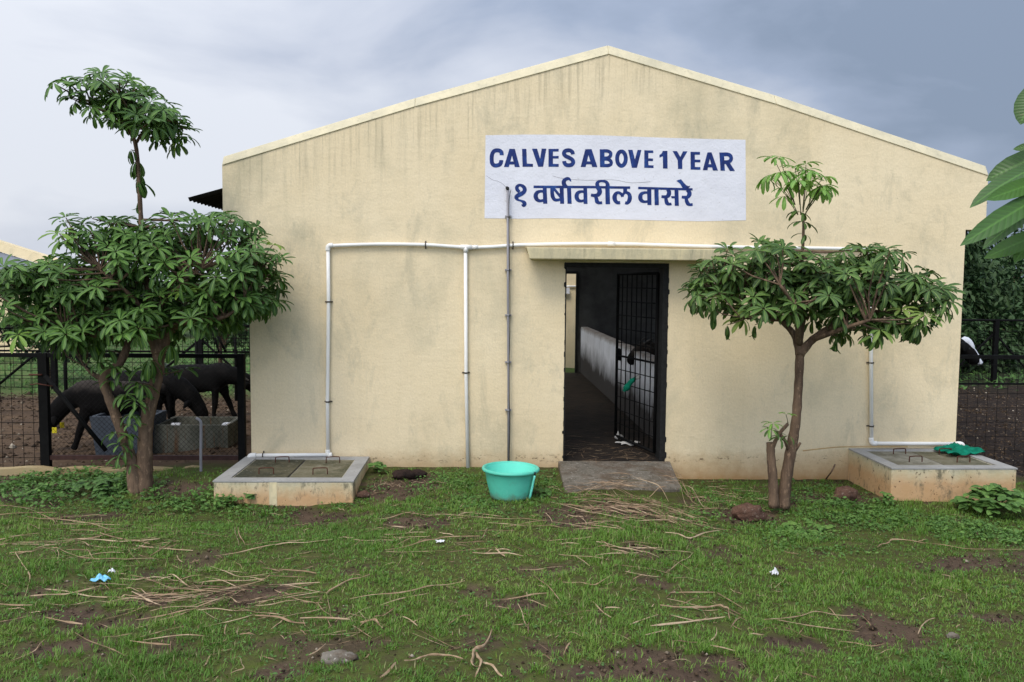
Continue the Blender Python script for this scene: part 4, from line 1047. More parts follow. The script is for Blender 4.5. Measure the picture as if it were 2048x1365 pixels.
def calf(name, label, cat, loc, rz, s, head, mat, legs=None, tagged=False, blaze=False, horns=True, tail=0):
    """faces +x; head = list of (x,z,r) from neck base to muzzle"""
    root = thing(name, label, cat, loc, 'cattle in the pens' if cat == 'calf' else None, rz); root.scale = (s, s, s)
    L_ = legs or {}
    sp = [(-.36, 0, .64, .150), (-.50, 0, .63, .085), ]
    body = [(-.36, 0, .62, .175), (-.20, 0, .565, .225), (.02, 0, .53, .25), (.20, 0, .55, .225), (.33, 0, .61, .165)]
    hd = [(x, y, z, r) for x, y, z, r in head]
    ch = [body+hd]
    ch.append([(0, 0), (-.50, 0, .63, .085), (-.555, 0, .56, .024), (-.575+tail, 0, .42, .016), (-.56+tail*2, 0, .28, .014), (-.56+tail*2, .01, .20, .026)])
    for sy in (1, -1):
        f = L_.get(('f', sy), 0); h = L_.get(('h', sy), 0)
        ch.append([(0, 3), (.24, .105*sy, .44, .072), (.245+f*.35, .105*sy, .29, .042), (.25+f*.5, .105*sy, .235, .043), (.245+f*.85, .105*sy, .10, .028), (.26+f, .105*sy, .02, .038)])
        ch.append([(0, 0), (-.34, .115*sy, .47, .095), (-.29+h*.3, .12*sy, .36, .062), (-.41+h*.55, .115*sy, .25, .040), (-.385+h*.85, .11*sy, .10, .027), (-.37+h, .11*sy, .02, .038)])
    poll = Vector(hd[-3][:3])
    o = skin_mesh('body', ch, mat, root, 2)
    # ears
    for sy in (1, -1):
        m = MB(); e0 = poll+Vector((-.01, .05*sy, .015)); e1 = poll+Vector((-.04, .12*sy, .0)); e2 = poll+Vector((-.05, .175*sy, -.045))
        m.tube([e0, e0.lerp(e1, .6), e1, e2], [.018, .034, .036, .006], 8); m.build('ear', mat, root, local=True)
        if horns:
            m = MB(); m.tube(spline([poll+Vector((-.01, .045*sy, .045)), poll+Vector((-.05, .08*sy, .08)), poll+Vector((-.10, .085*sy, .11))], 4), [.02]*3+[.015]*3+[.011, .008, .004], 7); m.build('horn', M['horn'], root, local=True)
        a = Vector(hd[-2][:3]); r = hd[-2][3]; ey = poll.lerp(a, .45)
        m = MB(); m.tube([ey+Vector((0, sy*(r*.75), .02)), ey+Vector((0, sy*(r*1.02), .022))], [.014, .006], 8); m.build('eye', M['jamb'], root, local=True)
    if tagged:
        m = MB(); p = poll+Vector((-.05, -.155, -.07)); m.box((p.x-.022, p.y-.012, p.z-.06), (p.x+.022, p.y-.004, p.z+.0)); p2 = poll+Vector((-.05, .155, -.07)); m.build('ear_tag', M['yellow'], root, local=True)
        m = MB(); m.box((p2.x-.022, p2.y+.004, p2.z-.06), (p2.x+.022, p2.y+.012, p2.z+.0)); m.build('ear_tag', M['yellow'], root, local=True)
    if blaze:
        m = MB(); a, b = Vector(hd[-3][:3]), Vector(hd[-1][:3]); up = Vector((-(b-a).normalized().z, 0, (b-a).normalized().x)) if (b-a).x > 0 else Vector((0, 0, 1))
        m.tube(spline([a+up*hd[-3][3]*.72+Vector((-.08, 0, -.01)), a+up*hd[-3][3]*.62, a.lerp(b, .35)+up*hd[-2][3]*.66, a.lerp(b, .7)+up*hd[-2][3]*.55, b+up*hd[-1][3]*.55], 4), [.03]*3+[.045]*5+[.036]*5+[.028]*4, 8)
        m.build('blaze', M['whitehair'], root, local=True)
    return root
H_low = [(.43, 0, .56, .13), (.53, 0, .44, .105), (.59, 0, .35, .094), (.66, 0, .25, .072), (.70, 0, .165, .058)]
H_mid = [(.45, 0, .60, .13), (.58, 0, .54, .105), (.68, 0, .48, .092), (.77, 0, .37, .072), (.82, 0, .28, .057)]
H_trough = [(.44, 0, .57, .135), (.55, 0, .47, .11), (.63, 0, .39, .096), (.70, 0, .28, .074), (.74, 0, .19, .06)]
def gz(p): return (p.x, p.y, g1(p.x, p.y)-.0)
p = wy(226, 800, 1.25)
calf('calf', 'black calf with yellow ear tag, head down behind the left gate end', 'calf', gz(p), R(180+14), 1.08,
     H_low, M['hide_dusty'], {('f', 1): .12, ('f', -1): -.10, ('h', 1): -.08, ('h', -1): .1}, tagged=True)
p = wy(288, 800, 2.15)
calf('calf', 'black calf with its muzzle down in the concrete trough behind the left tree', 'calf', gz(p), R(-10), 1.12, H_trough, M['hide'],
     {('f', 1): .05, ('f', -1): -.03, ('h', 1): .1})
p = wy(402, 800, 3.35)
calf('calf', 'black calf farthest back, head lowered towards the shed corner', 'calf', gz(p), R(-4), 1.08, H_mid, M['hide'],
     {('f', 1): .16, ('f', -1): -.04, ('h', 1): -.05}, tail=.03)
p = wy(1925, 680, 3.0)
H_cow = [(.46, 0, .70, .11), (.56, 0, .76, .092), (.64, 0, .765, .082), (.74, 0, .66, .064), (.79, 0, .58, .052)]
hx = p.x
calf('cow', 'black cow with a white forehead looking out beyond the right shed corner', 'cow', (hx-1.06, 3.0, g1(hx, 3.0)+.04), R(-6), 1.55, H_cow, M['hide'], blaze=True, horns=False)
p = wy(1312, 690, 2.6)
calf('calf', 'dark calf standing inside the shed behind the whitewashed low wall', 'calf', (p.x+.62, 2.7, .07), R(180+12), 1.3, [(.46, 0, .68, .11), (.57, 0, .74, .09), (.65, 0, .76, .08), (.75, 0, .66, .062), (.80, 0, .58, .05)], M['hide_dusty'], blaze=False)

# ================================================================== TREES
# left tree: two stems, a broad tier, a bare leader and a small slanted top
alstonia('tree', 'tall tree left of the shed with a second small crown on a bare leader', -.8, (288, 985),
 [[(287, 995, 0, .105), (288, 950, 0, .078), (290, 900, 0, .067), (293, 845, 0, .063), (306, 790, .02, .054), (316, 740, .02, .052), (318, 700, .02, .054)],
  [(272, 990, -.05, .075), (262, 920, -.05, .050), (238, 850, -.07, .044), (216, 790, -.1, .040), (207, 755, -.1, .042), (238, 728, -.08, .038), (254, 695, -.04, .035), (266, 650, 0, .03), (262, 600, 0, .02)],
  [(207, 755, -.1, .035), (190, 752, -.12, .018), (170, 735, -.14, .008)],
  [(318, 705, .02, .066), (300, 670, .0, .05), (250, 640, .05, .036), (190, 610, .15, .026), (110, 585, .2, .018), (50, 580, .2, .012)],
  [(300, 668, .0, .045), (220, 672, -.15, .036), (133, 662, -.2, .030)],
  [(318, 702, .02, .066), (345, 655, .05, .045), (390, 620, .1, .036), (450, 590, .1, .020), (510, 550, .05, .010)],
  [(345, 655, .05, .04), (380, 640, -.2, .034), (440, 637, -.3, .018), (490, 610, -.3, .010)],
  [(318, 705, .02, .05), (312, 660, .0, .04), (300, 600, 0, .03), (287, 520, 0, .024), (282, 440, 0, .021), (278, 370, 0, .019), (273, 300, 0, .018), (262, 260, 0, .015)],
  [(312, 650, .1, .035), (330, 590, .45, .025), (370, 530, .6, .016)], [(312, 650, -.0, .03), (260, 590, -.25, .018), (200, 540, -.35, .010)],
  [(300, 640, -.0, .03), (340, 590, -.25, .018), (400, 540, -.35, .010)], [(300, 620, .1, .03), (240, 560, .45, .02), (190, 500, .5, .012)],
  [(273, 290, 0, .015), (240, 240, 0, .011), (170, 200, 0, .008)], [(273, 285, 0, .015), (300, 250, .05, .010), (350, 245, .05, .007)], [(270, 270, 0, .014), (255, 220, -.1, .009), (235, 180, -.1, .007)]],
 [(178, 184, 34, 18), (235, 178, 52, 22), (345, 255, 34, 20), (275, 205, 52, 30), (215, 215, 50, 22), (330, 240, 36, 22), (285, 250, 50, 20), (250, 195, 60, 24), (300, 225, 40, 26),
  (120, 655, 70, 22), (425, 632, 60, 24), (300, 660, 80, 18), (500, 600, 46, 26), (300, 640, 100, 30), (160, 655, 80, 24), (400, 600, 90, 34), (240, 590, 90, 40), (320, 480, 70, 34),
  (215, 450, 75, 26), (190, 478, 50, 18), (370, 460, 90, 32), (440, 455, 70, 30), (500, 500, 64, 40), (520, 545, 45, 36), (430, 540, 110, 50), (300, 520, 130, 60), (160, 560, 110, 45), (190, 620, 130, 45),
  (60, 570, 70, 45), (30, 560, 50, 45), (80, 625, 75, 30), (470, 595, 70, 35), (340, 610, 110, 34), (250, 490, 90, 35), (130, 530, 70, 25), (520, 590, 38, 26)],
 .62, M['leaf_l'], .140, .42,
 [(283, 455, -.03, 6, -.7, .2, .45), (278, 362, -.02, 6, -.8, .19, .4), (268, 325, 0, 5, -1.0, .16, .3), (282, 350, 0, 5, -.9, .17, .3), (276, 322, 0, 4, -.8, .15, .4), (286, 445, 0, 7, -.9, .19, .3), (280, 400, 0, 3, -1.2, .13, .2), (262, 300, -.02, 5, -.7, .13, .2),
  (228, 735, -.15, 8, .2, .17, .25), (200, 725, -.15, 6, .0, .16, .3), (250, 790, -.15, 7, .1, .16, .3), (262, 830, -.12, 7, 0, .15, .25), (285, 770, -.16, 6, -.2, .17, .2), (300, 720, -.18, 6, -.6, .20, .3),
  (232, 868, -.15, 5, .2, .17, .45), (252, 900, -.12, 6, -.2, .13, .25), (238, 912, -.1, 5, -.3, .12, .3), (265, 850, -.14, 5, .3, .13, .3), (340, 690, -.2, 6, -.5, .2, .3), (120, 690, -.2, 5, -.8, .18, .3),
  (478, 440, 0, 8, .3, .17, .4), (500, 452, .05, 7, .2, .17, .4), (455, 432, 0, 8, .4, .17, .45), (60, 660, 0, 7, -.1, .17, .35), (95, 672, -.1, 7, -.2, .17, .3), (150, 678, .1, 7, -.1, .17, .3), (210, 650, -.2, 7, -.2, .17, .3), (420, 650, -.1, 7, -.3, .17, .25), (460, 640, .1, 7, -.2, .17, .3), (545, 600, 0, 7, -.4, .17, .3),
  (245, 745, -.1, 7, .2, .15, .35), (222, 762, -.12, 6, .1, .14, .35), (270, 800, -.14, 7, .2, .15, .3), (255, 870, -.13, 6, 0, .14, .3), (262, 930, -.1, 5, .1, .10, .3), (240, 890, -.14, 5, .3, .12, .4), (290, 735, -.1, 6, -.1, .17, .3), (275, 765, -.1, 6, -.1, .16, .3), (330, 735, .2, 7, .3, .17, .2), (180, 690, -.1, 6, -.2, .18, .25), (215, 700, -.1, 6, -.2, .18, .3), (370, 740, .2, 6, .3, .16, .2), (278, 812, -.12, 6, .2, .14, .3)],
 count=1.95)
# right tree
alstonia('tree', 'slender tree right of the doorway with a flat crown and pale young top shoot', -1.2, (1567, 1005),
 [[(1566, 1015, 0, .060), (1572, 960, 0, .052), (1583, 895, 0, .048), (1592, 840, 0, .041), (1597, 770, 0, .038), (1600, 705, 0, .040)],
  [(1548, 1015, -.04, .048), (1546, 960, -.04, .042), (1542, 915, -.04, .038), (1541, 886, -.04, .036)],
  [(1542, 905, -.04, .02), (1556, 872, -.06, .017), (1576, 848, -.08, .015)],
  [(1580, 905, 0, .022), (1570, 882, -.05, .015), (1562, 870, -.06, .012)], [(1588, 905, 0, .018), (1601, 886, -.03, .010)],
  [(1600, 708, 0, .042), (1588, 670, 0, .028), (1560, 640, 0, .024), (1530, 622, 0, .021), (1480, 595, 0, .015), (1430, 585, 0, .009)],
  [(1600, 708, 0, .045), (1625, 680, -.02, .034), (1660, 655, -.03, .029), (1700, 630, 0, .022), (1760, 600, 0, .015), (1820, 590, 0, .010), (1855, 592, 0, .006)],
  [(1625, 680, -.02, .028), (1680, 660, -.3, .02), (1740, 640, -.45, .013)], [(1600, 700, 0, .036), (1597, 640, .05, .024), (1600, 560, .02, .017), (1606, 490, 0, .013), (1607, 440, 0, .010)],
  [(1598, 690, 0, .034), (1612, 620, .25, .02), (1650, 560, .45, .012)], [(1598, 690, 0, .03), (1590, 620, -.35, .018), (1560, 570, -.5, .011)], [(1560, 640, 0, .018), (1520, 640, -.2, .011), (1480, 635, -.3, .007)],
  [(1598, 650, .05, .02), (1560, 590, .4, .014), (1500, 560, .5, .009)], [(1660, 655, -.03, .02), (1690, 600, .4, .014), (1740, 560, .5, .009)]],
 [(1450, 515, 38, 18), (1520, 505, 50, 20), (1430, 550, 48, 24), (1405, 590, 26, 22), (1500, 560, 75, 34), (1570, 530, 60, 30), (1640, 530, 70, 28), (1722, 510, 62, 26), (1780, 508, 30, 18), (1600, 590, 100, 34), (1700, 560, 90, 34),
  (1780, 560, 80, 28), (1830, 580, 60, 22), (1770, 610, 80, 30), (1845, 600, 36, 22), (1862, 585, 24, 12), (1640, 560, 90, 26), (1500, 540, 60, 24), (1470, 605, 60, 26), (1540, 610, 60, 22), (1660, 620, 60, 24), (1700, 650, 40, 16), (1800, 630, 50, 18)],
 .58, M['leaf_r'], .15, .38,
 [(1425, 620, -.1, 5, -1.0, .16, .3), (1455, 650, -.1, 4, -1.2, .15, .3), (1675, 672, -.2, 5, -1.2, .17, .2), (1510, 650, -.1, 3, -1.1, .14, .3), (1810, 650, -.1, 4, -1.2, .17, .2), (1870, 625, -.1, 5, -1.0, .16, .3),
  (1760, 660, 0, 5, -.9, .16, .3), (1830, 650, 0, 5, -.9, .16, .3), (1390, 600, 0, 5, -.7, .14, .3), (1605, 445, 0, 6, .15, .15, .35), (1610, 470, 0, 4, .0, .12, .4), (1600, 425, 0, 6, .1, .15, .45), (1545, 860, -.06, 5, .2, .11, .4), (1560, 875, -.08, 5, 0, .10, .3), (1575, 872, -.05, 4, .1, .09, .3)],
 young=[(1606, 440), (1548, 318, 0, 7, .3, .14, 1585, 400), (1560, 345, -.1, 7, -.1, .16, 1590, 410), (1540, 350, .1, 6, -.3, .15, 1585, 405), (1590, 335, .1, 8, .3, .13, 1600, 410), (1612, 330, 0, 8, .4, .13, 1606, 420),
        (1622, 345, -.1, 8, .0, .17, 1606, 425), (1645, 355, 0, 7, .2, .15, 1612, 420), (1640, 375, -.1, 7, -.2, .17, 1610, 430), (1598, 365, -.12, 8, .1, .16, 1602, 430), (1570, 375, 0, 6, -.1, .15, 1596, 430), (1655, 370, .1, 6, -.3, .14, 1612, 425),
        (1545, 848, -.07, 7, .3, .11, 1542, 880), (1538, 858, -.12, 6, .1, .10, 1542, 880), (1572, 830, -.1, 6, .5, .09, 1576, 848)],
 count=1.6, droopmul=1.1)

# near tree whose branch hangs into the right edge
nt_ = thing('tree', 'near tree whose large smooth leaves reach into the right edge', 'tree', (2.55, -6.35, g1(2.55, -6.35)))
def at_d(px, py, dist): d = ray(px, py); return CAM+d.normalized()*dist
m = MB(); bp = Vector((2.55, -6.35, 0)); m.tube(spline([bp+Vector((0, 0, -.1)), bp+Vector((.03, 0, 1.0)), bp+Vector((-.02, 0, 1.9)), bp+Vector((.05, .05, 3.0))], 6), [.09]*6+[.07]*6+[.045]*7, 10)
hub = at_d(2115, 372, 2.25)
m.tube(spline([bp+Vector((-.02, 0, 1.7)), bp.lerp(hub, .5)+Vector((0, 0, 1.1)), hub], 6), [.03]*4+[.018]*5+[.01]*4, 8)
hub2 = at_d(2100, 235, 2.2); m.tube(spline([bp+Vector((-.02, 0, 1.9)), bp.lerp(hub2, .5)+Vector((0, 0, 1.25)), hub2], 6), [.03]*4+[.018]*5+[.01]*4, 8)
m.build('trunk', M['bark'], nt_)
A = newA(); T = []
def bigleaf(tip, root, wpx, dt, dr, tint, droop=.35, tilt=.3):
    a = at_d(root[0], root[1], dr); b = at_d(tip[0], tip[1], dt); d = b-a; l = d.length*1.03
    view = (CAM-a).normalized(); up = (view*(1-tilt)+Vector((0, 0, 1))*tilt); up = (up-d.normalized()*up.dot(d.normalized())).normalized()
    side_up = Vector((0, 0, 1)); A[0].append(tuple(a)); dd = (d.normalized()+up*droop*.5).normalized()
    A[1].append(tuple(dd)); A[2].append(tuple(up)); A[3].append(l); A[4].append(wpx*.82/FPX*dr); A[5].append(droop); T.append(tint)
bigleaf((1976, 358), (2118, 296), 46, 2.2, 2.25, .35, .5); bigleaf((1944, 407), (2112, 318), 40, 2.1, 2.25, .2, .5, .5); bigleaf((1978, 398), (2112, 352), 34, 2.05, 2.2, .85, .2, .1)
bigleaf((1930, 484), (2120, 372), 42, 2.0, 2.2, .5, .45, .15); bigleaf((1969, 490), (2118, 392), 38, 2.1, 2.25, .4, .5, .5); bigleaf((1974, 514), (2118, 452), 36, 2.2, 2.3, .9, .4, .1); bigleaf((2030, 522), (2100, 440), 38, 2.25, 2.3, .7, .4, .4)
bigleaf((2042, 246), (2080, 160), 50, 2.15, 2.2, .2, .4, .2); bigleaf((2028, 298), (2110, 290), 20, 2.3, 2.3, .5); bigleaf((1990, 440), (2125, 380), 32, 2.3, 2.35, .1, .4, .4)
for i in range(26):
    hb = hub if i % 2 else hub2; an = rnd.uniform(-.6, 3.6) if False else rnd.uniform(0, 6.28)
    d = Vector((abs(math.cos(an))*.8+.15, math.sin(an)*.8, rnd.uniform(-.5, .5))).normalized()
    A[0].append(tuple(hb+Vector((.02, 0, 0)))); A[1].append(tuple(d)); A[2].append((0, 0, 1) if abs(d.z) < .9 else (1, 0, 0)); A[3].append(rnd.uniform(.16, .22)); A[4].append(.055); A[5].append(.7); T.append(rnd.random())
for i in range(40):
    c = bp+Vector((rnd.uniform(-.1, .9), rnd.uniform(-.5, .6), rnd.uniform(1.9, 3.2))); whorl(A, T, c, (0, 0, 1), 7, .19, .05, .2, .8, .4)
leaves_obj('crown', A, M['leaf_fg'], nt_, T, st=np.array([0, .12, .28, .46, .64, .8, .92, 1.0]), wd=np.array([.06, .42, .78, .98, 1.0, .8, .45, .03]), fold=.10)

# trees beyond the pens
def bush_tree(label, x, y, h, rad, zc, n, seed, leaf=.12, mat='leaf_bg', squash=1.0, trunk=.12, group='trees beyond the pens', name='tree', cat='tree', tb=.35):
    r = np.random.default_rng(seed); z0 = -.15
    t_ = thing(name, label, cat, (x, y, z0), group)
    m = MB(); rr = random.Random(seed); top = Vector((x, y, z0+zc))
    m.tube(spline([(x, y, z0-.1), (x+rr.uniform(-.1, .1), y, z0+zc*.5), top], 4), list(np.linspace(trunk, trunk*.6, 9)), 7)
    cl = []
    for i in range(9+int(rad*5)):
        v = Vector((rr.gauss(0, 1), rr.gauss(0, 1), rr.gauss(0, .8))).normalized()*rr.uniform(.35, 1.0)
        c = top+Vector((v.x*rad, v.y*rad, v.z*(h-zc)*squash)); cl.append((c, rr.uniform(.28, .5)*rad))
        m.tube(spline([top+Vector((0, 0, -zc*.3)), top.lerp(c, .5), c], 3), list(np.linspace(trunk*.5, .015, 7)), 5, cap=False)
    m.build('trunk', M['bark'], t_)
    ci = r.integers(0, len(cl), n); cen = np.array([list(c) for c, _ in cl])[ci]; cr = np.array([q_ for _, q_ in cl])[ci]
    d = r.normal(size=(n, 3)); d /= np.linalg.norm(d, axis=1, keepdims=True); pos = cen+d*(cr*np.cbrt(r.uniform(.15, 1, n)))[:, None]*np.array([1, 1, .8])
    pos[:, 2] = np.maximum(pos[:, 2], z0+.1)
    dv = d*.6+r.normal(size=(n, 3))*.6; dv[:, 2] -= .25; up = r.normal(size=(n, 3))*.5+np.array([0, 0, 1])
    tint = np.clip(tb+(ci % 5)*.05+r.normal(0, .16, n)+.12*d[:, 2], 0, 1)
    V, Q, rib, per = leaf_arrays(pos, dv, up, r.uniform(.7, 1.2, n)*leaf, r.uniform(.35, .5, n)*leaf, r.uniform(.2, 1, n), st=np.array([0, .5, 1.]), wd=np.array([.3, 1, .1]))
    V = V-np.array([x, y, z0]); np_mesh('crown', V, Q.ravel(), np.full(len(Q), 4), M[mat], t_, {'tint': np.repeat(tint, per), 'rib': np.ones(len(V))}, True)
    return t_
for i, (x, y, h, rad, zc, n, lab) in enumerate((
    (5.9, 11.3, 4.7, 1.7, 2.3, 14000, 'dark bushy tree right beside the shed wall behind the pen'),
    (8.0, 11.0, 5.0, 1.9, 2.6, 15000, 'dense tree filling the right edge behind the pen fence'),
    (8.4, 13.6, 4.6, 2.0, 2.6, 12000, 'tallest tree rising behind the dark bushy ones on the right'),
    (5.6, 13.6, 2.9, 1.7, 1.1, 9000, 'low hedge like tree farthest left behind the right pen'),
    (7.9, 14.2, 3.1, 1.9, 1.2, 10000, 'low hedge like tree behind the middle of the right pen'),
    (10.4, 14.4, 3.2, 2.0, 1.2, 9000, 'low hedge like tree behind the right end of the right pen'),
    (9.7, 13.8, 4.6, 2.2, 2.4, 12000, 'thick leafy tree close behind the tree that fills the right edge'),
    (11.0, 12.2, 4.2, 2.3, 1.7, 13000, 'broad tree beyond the right edge'),
    (15.2, 15.8, 3.6, 2.6, 1.5, 10000, 'low broad tree past the right edge beside the hedge like ones'),
    (12.4, 16.5, 3.9, 3.0, 1.7, 14000, 'farther spreading tree beyond the right edge'),
    (5.2, 12.6, 2.0, 1.3, .75, 6000, 'low dark shrubby tree behind the cow'),
    (7.0, 10.3, 1.7, 1.3, .7, 6000, 'low dense shrub under the trees behind the right pen fence'),
    (9.2, 10.2, 1.8, 1.4, .7, 5000, 'wide low shrub at the right edge under the trees'))):
    bush_tree(lab, x, y, h*1.08, rad, zc, int(n*1.7), 40+i, .19, tb=.3)
for i, (x, y, h, rad, zc, n, lab) in enumerate((
    (-10.8, 21, 2.4, 2.2, 1.2, 5000, 'low rounded tree beyond the field, left of the shed'),
    (-14.2, 22, 2.6, 2.3, 1.2, 5000, 'low wide tree beyond the field near the far building'),
    (-7.6, 23, 2.5, 2.4, 1.2, 5000, 'low tree beyond the field nearest the shed wall'),
    (-18.5, 24, 2.7, 2.6, 1.2, 4500, 'low tree at the far left beyond the field'))):
    bush_tree(lab, x, y, h, rad, zc, n, 60+i, .2, tb=.55)
p = wz(100, 775, -.15); bush_tree('small thin trunked tree standing in the field behind the pen', p.x, p.y, 1.75, .8, 1.1, 1500, 71, .13, tb=.5, trunk=.05, group=None)
p = wy(432, 700, 6.9); bush_tree('slim tree standing behind the tall mesh panel', p.x, 7.4, 1.7, .6, 1.2, 700, 72, .13, tb=.4, trunk=.05, group=None)

# ================================================================== GRASS, WEEDS AND LITTER
def blocked(x, y):
    b = (x > T1[0]-.01) & (x < T1[1]+.01) & (y > T1[2]-.01)
    b |= (x > T2[0]-.01) & (x < T2[1]+.01) & (y > T2[2]-.01)
    b |= (x > rc.x-.02+(y-rc.y)*(ra.x-rc.x)/(0-rc.y)*0) & (x < rd.x+.0+(y-rc.y)*(rb.x-rd.x)/(0-rc.y)) & (y > rc.y)
    b |= np.hypot(x-tb.x, y-tb.y) < .18
    b |= (y > -.03) & (x > XL1-.05) & (x < XR1+.05)
    return b
def scatter(n, x0, x1, y0, y1):
    return rng.uniform(x0, x1, n), rng.uniform(y0, y1, n)
def infrustum(x, y, pad=.35):
    d = y-CAM.y; cx = d*math.tan(YAW); w = d*(1024/FPX)+pad
    return np.abs(x-cx) < w
def grass_field():
    xs, ys, hs, ws, ts, az = [], [], [], [], [], []
    for (y0, y1, dens, sp) in ((-5.3, -3.6, 800, 8), (-3.6, -2.0, 620, 8), (-2.0, -.05, 480, 8)):
        ntuft = int((y1-y0)*14*dens); x, y = scatter(ntuft, -6.5, 7.5, y0, y1)
        ok = infrustum(x, y) & ~blocked(x, y); x, y = x[ok], y[ok]
        mud = mudmask(x, y); den = fbm(x, y, 1.1, 0)*.7+fbm(x, y, 4.2, 2)*.5
        wall = sst(-1.1, -.2, y)*.75
        keep = rng.random(len(x)) < np.clip((1-mud*1.02)*(sst(.32, .62, den)*1.15+.22)-wall, .06, 1)
        x, y = x[keep], y[keep]; mud = mud[keep]
        k = sp; X_ = np.repeat(x, k); Y_ = np.repeat(y, k); n = len(X_)
        dx, dy = rng.normal(0, .016, n), rng.normal(0, .016, n)
        tall = fbm(x, y, 1.6, 3)
        H = np.repeat(.014+.028*np.clip(tall*1.9-.45, 0, 1)*(1-mud*.6), k)*rng.uniform(.5, 1.35, n)
        xs.append(X_+dx); ys.append(Y_+dy); hs.append(H)
        far = (y0+8.5)/4
        ws.append(rng.uniform(.0028, .0056, n)*(.85+.25*far)); az.append(np.arctan2(dy, dx)+rng.normal(0, .9, n))
        tn = np.repeat(fbm(x, y, .9, 4)*.75+fbm(x, y, 3.3, 1)*.3-.05, k)
        t_ = np.clip(tn+.13+rng.normal(0, .13, n), 0, .9); dry = rng.random(n) < .035; t_[dry] = 1
        ts.append(t_)
    x, y, h, w, t_, a = map(np.concatenate, (xs, ys, hs, ws, ts, az)); n = len(x); z = gh(x, y)-.004
    lean = rng.uniform(.25, 1.5, n); d = np.stack([np.cos(a), np.sin(a)], 1); s = np.stack([-np.sin(a), np.cos(a)], 1)
    P0 = np.stack([x, y, z], 1); L1 = h*.55
    P1 = P0+np.concatenate([d*(np.sin(lean*.5)*L1)[:, None], (np.cos(lean*.5)*L1)[:, None]], 1)
    L2 = h*.75; P2 = P1+np.concatenate([d*(np.sin(lean)*L2)[:, None], (np.cos(lean)*L2)[:, None]], 1)
    S = np.concatenate([s*w[:, None]*.5, np.zeros((n, 1))], 1)
    V = np.stack([P0-S*.7, P0+S*.7, P1+S, P1-S, P2], 1).reshape(-1, 3); b = np.arange(n)*5
    lp = np.concatenate([np.stack([b, b+1, b+2, b+3], 1), np.stack([b+3, b+2, b+4], 1)], 1)  # 7 loops per blade
    sizes = np.tile([4, 3], n)
    print('blades', n)
    o = np_mesh('grass', V, lp.ravel(), sizes, M['grass'], attrs={'tint': np.repeat(t_, 5), 'rib': np.ones(len(V))}, kind='stuff'); return o
grass_field()
def pengrass():
    n = 26000; x = np.concatenate([rng.uniform(-16, XL1-.2, n//2), rng.uniform(XR1, 18, n//2)]); y = rng.uniform(5.4, 19, n)
    lo = np.where(x < 0, 5.6, 7.6)+(fbm(x, y, .8, 2)-.5)*2; ok = (y > lo) & infrustum(x, y, 1.5) & (fbm(x, y, 1.2, 1) > .33); x, y = x[ok], y[ok]; n = len(x)
    z = gh(x, y)-.02; r = rng
    P = np.stack([x, y, z], 1); dv = r.normal(size=(n, 3)); dv[:, 2] = np.abs(dv[:, 2])*1.2+.3
    V, Q, rib, per = leaf_arrays(P, dv, np.tile([0., -.3, 1.], (n, 1)), r.uniform(.06, .2, n), r.uniform(.02, .07, n), r.uniform(.3, 1.4, n), st=np.array([0, .5, 1.]), wd=np.array([.5, 1, .1]))
    np_mesh('field_grass', V, Q.ravel(), np.full(len(Q), 4), M['leaf_weed'], attrs={'tint': np.repeat(np.clip(.32+r.normal(0, .2, n), 0, 1), per), 'rib': np.ones(len(V))}, kind='stuff')
pengrass()
# broad leaved ground weeds: dense in patches along the wall and round the tree bases
WP = []
for px, py, rx, ry, dn, hgt in ((150, 975, 130, 34, 1.2, .15), (260, 990, 90, 24, 1.2, .13), (330, 1010, 120, 22, 1.2, .09), (440, 1005, 60, 22, 1.2, .12), (50, 965, 60, 22, .8, .07), (520, 1025, 90, 16, .8, .05), (690, 1010, 60, 12, .7, .05),
    (745, 970, 30, 20, .8, .06), (900, 968, 90, 24, 1.0, .05), (960, 985, 70, 26, .9, .06), (1085, 965, 40, 26, 1.0, .06), (1000, 1015, 110, 18, .9, .04), (860, 1010, 90, 20, .7, .04), (1105, 1000, 60, 16, .8, .04),
    (1430, 985, 60, 20, .5, .05), (1480, 1000, 60, 20, .5, .05), (1620, 985, 70, 26, .7, .07), (1640, 1020, 120, 24, 1.0, .06), (1740, 1040, 140, 26, 1.1, .07), (1590, 1075, 90, 30, .9, .06), (1480, 1080, 90, 26, .6, .04),
    (1900, 1060, 150, 26, 1.1, .07), (2020, 1075, 60, 30, 1, .07), (1700, 1005, 60, 20, 1.0, .08), (1400, 1040, 70, 20, .5, .04), (1990, 1180, 60, 30, .5, .04), (1850, 1330, 200, 30, .35, .04), (1680, 1095, 100, 20, .6, .04), (200, 1015, 160, 20, .6, .05), (1360, 1110, 60, 16, .6, .03), (1960, 1320, 90, 30, .7, .05)):
    a = gp(px, py); b = gp(px+rx, py); c = gp(px, py-ry); d = gp(px, py+ry); WP.append((a.x, a.y, abs(b.x-a.x), abs(c.y-d.y)/2, dn, hgt))
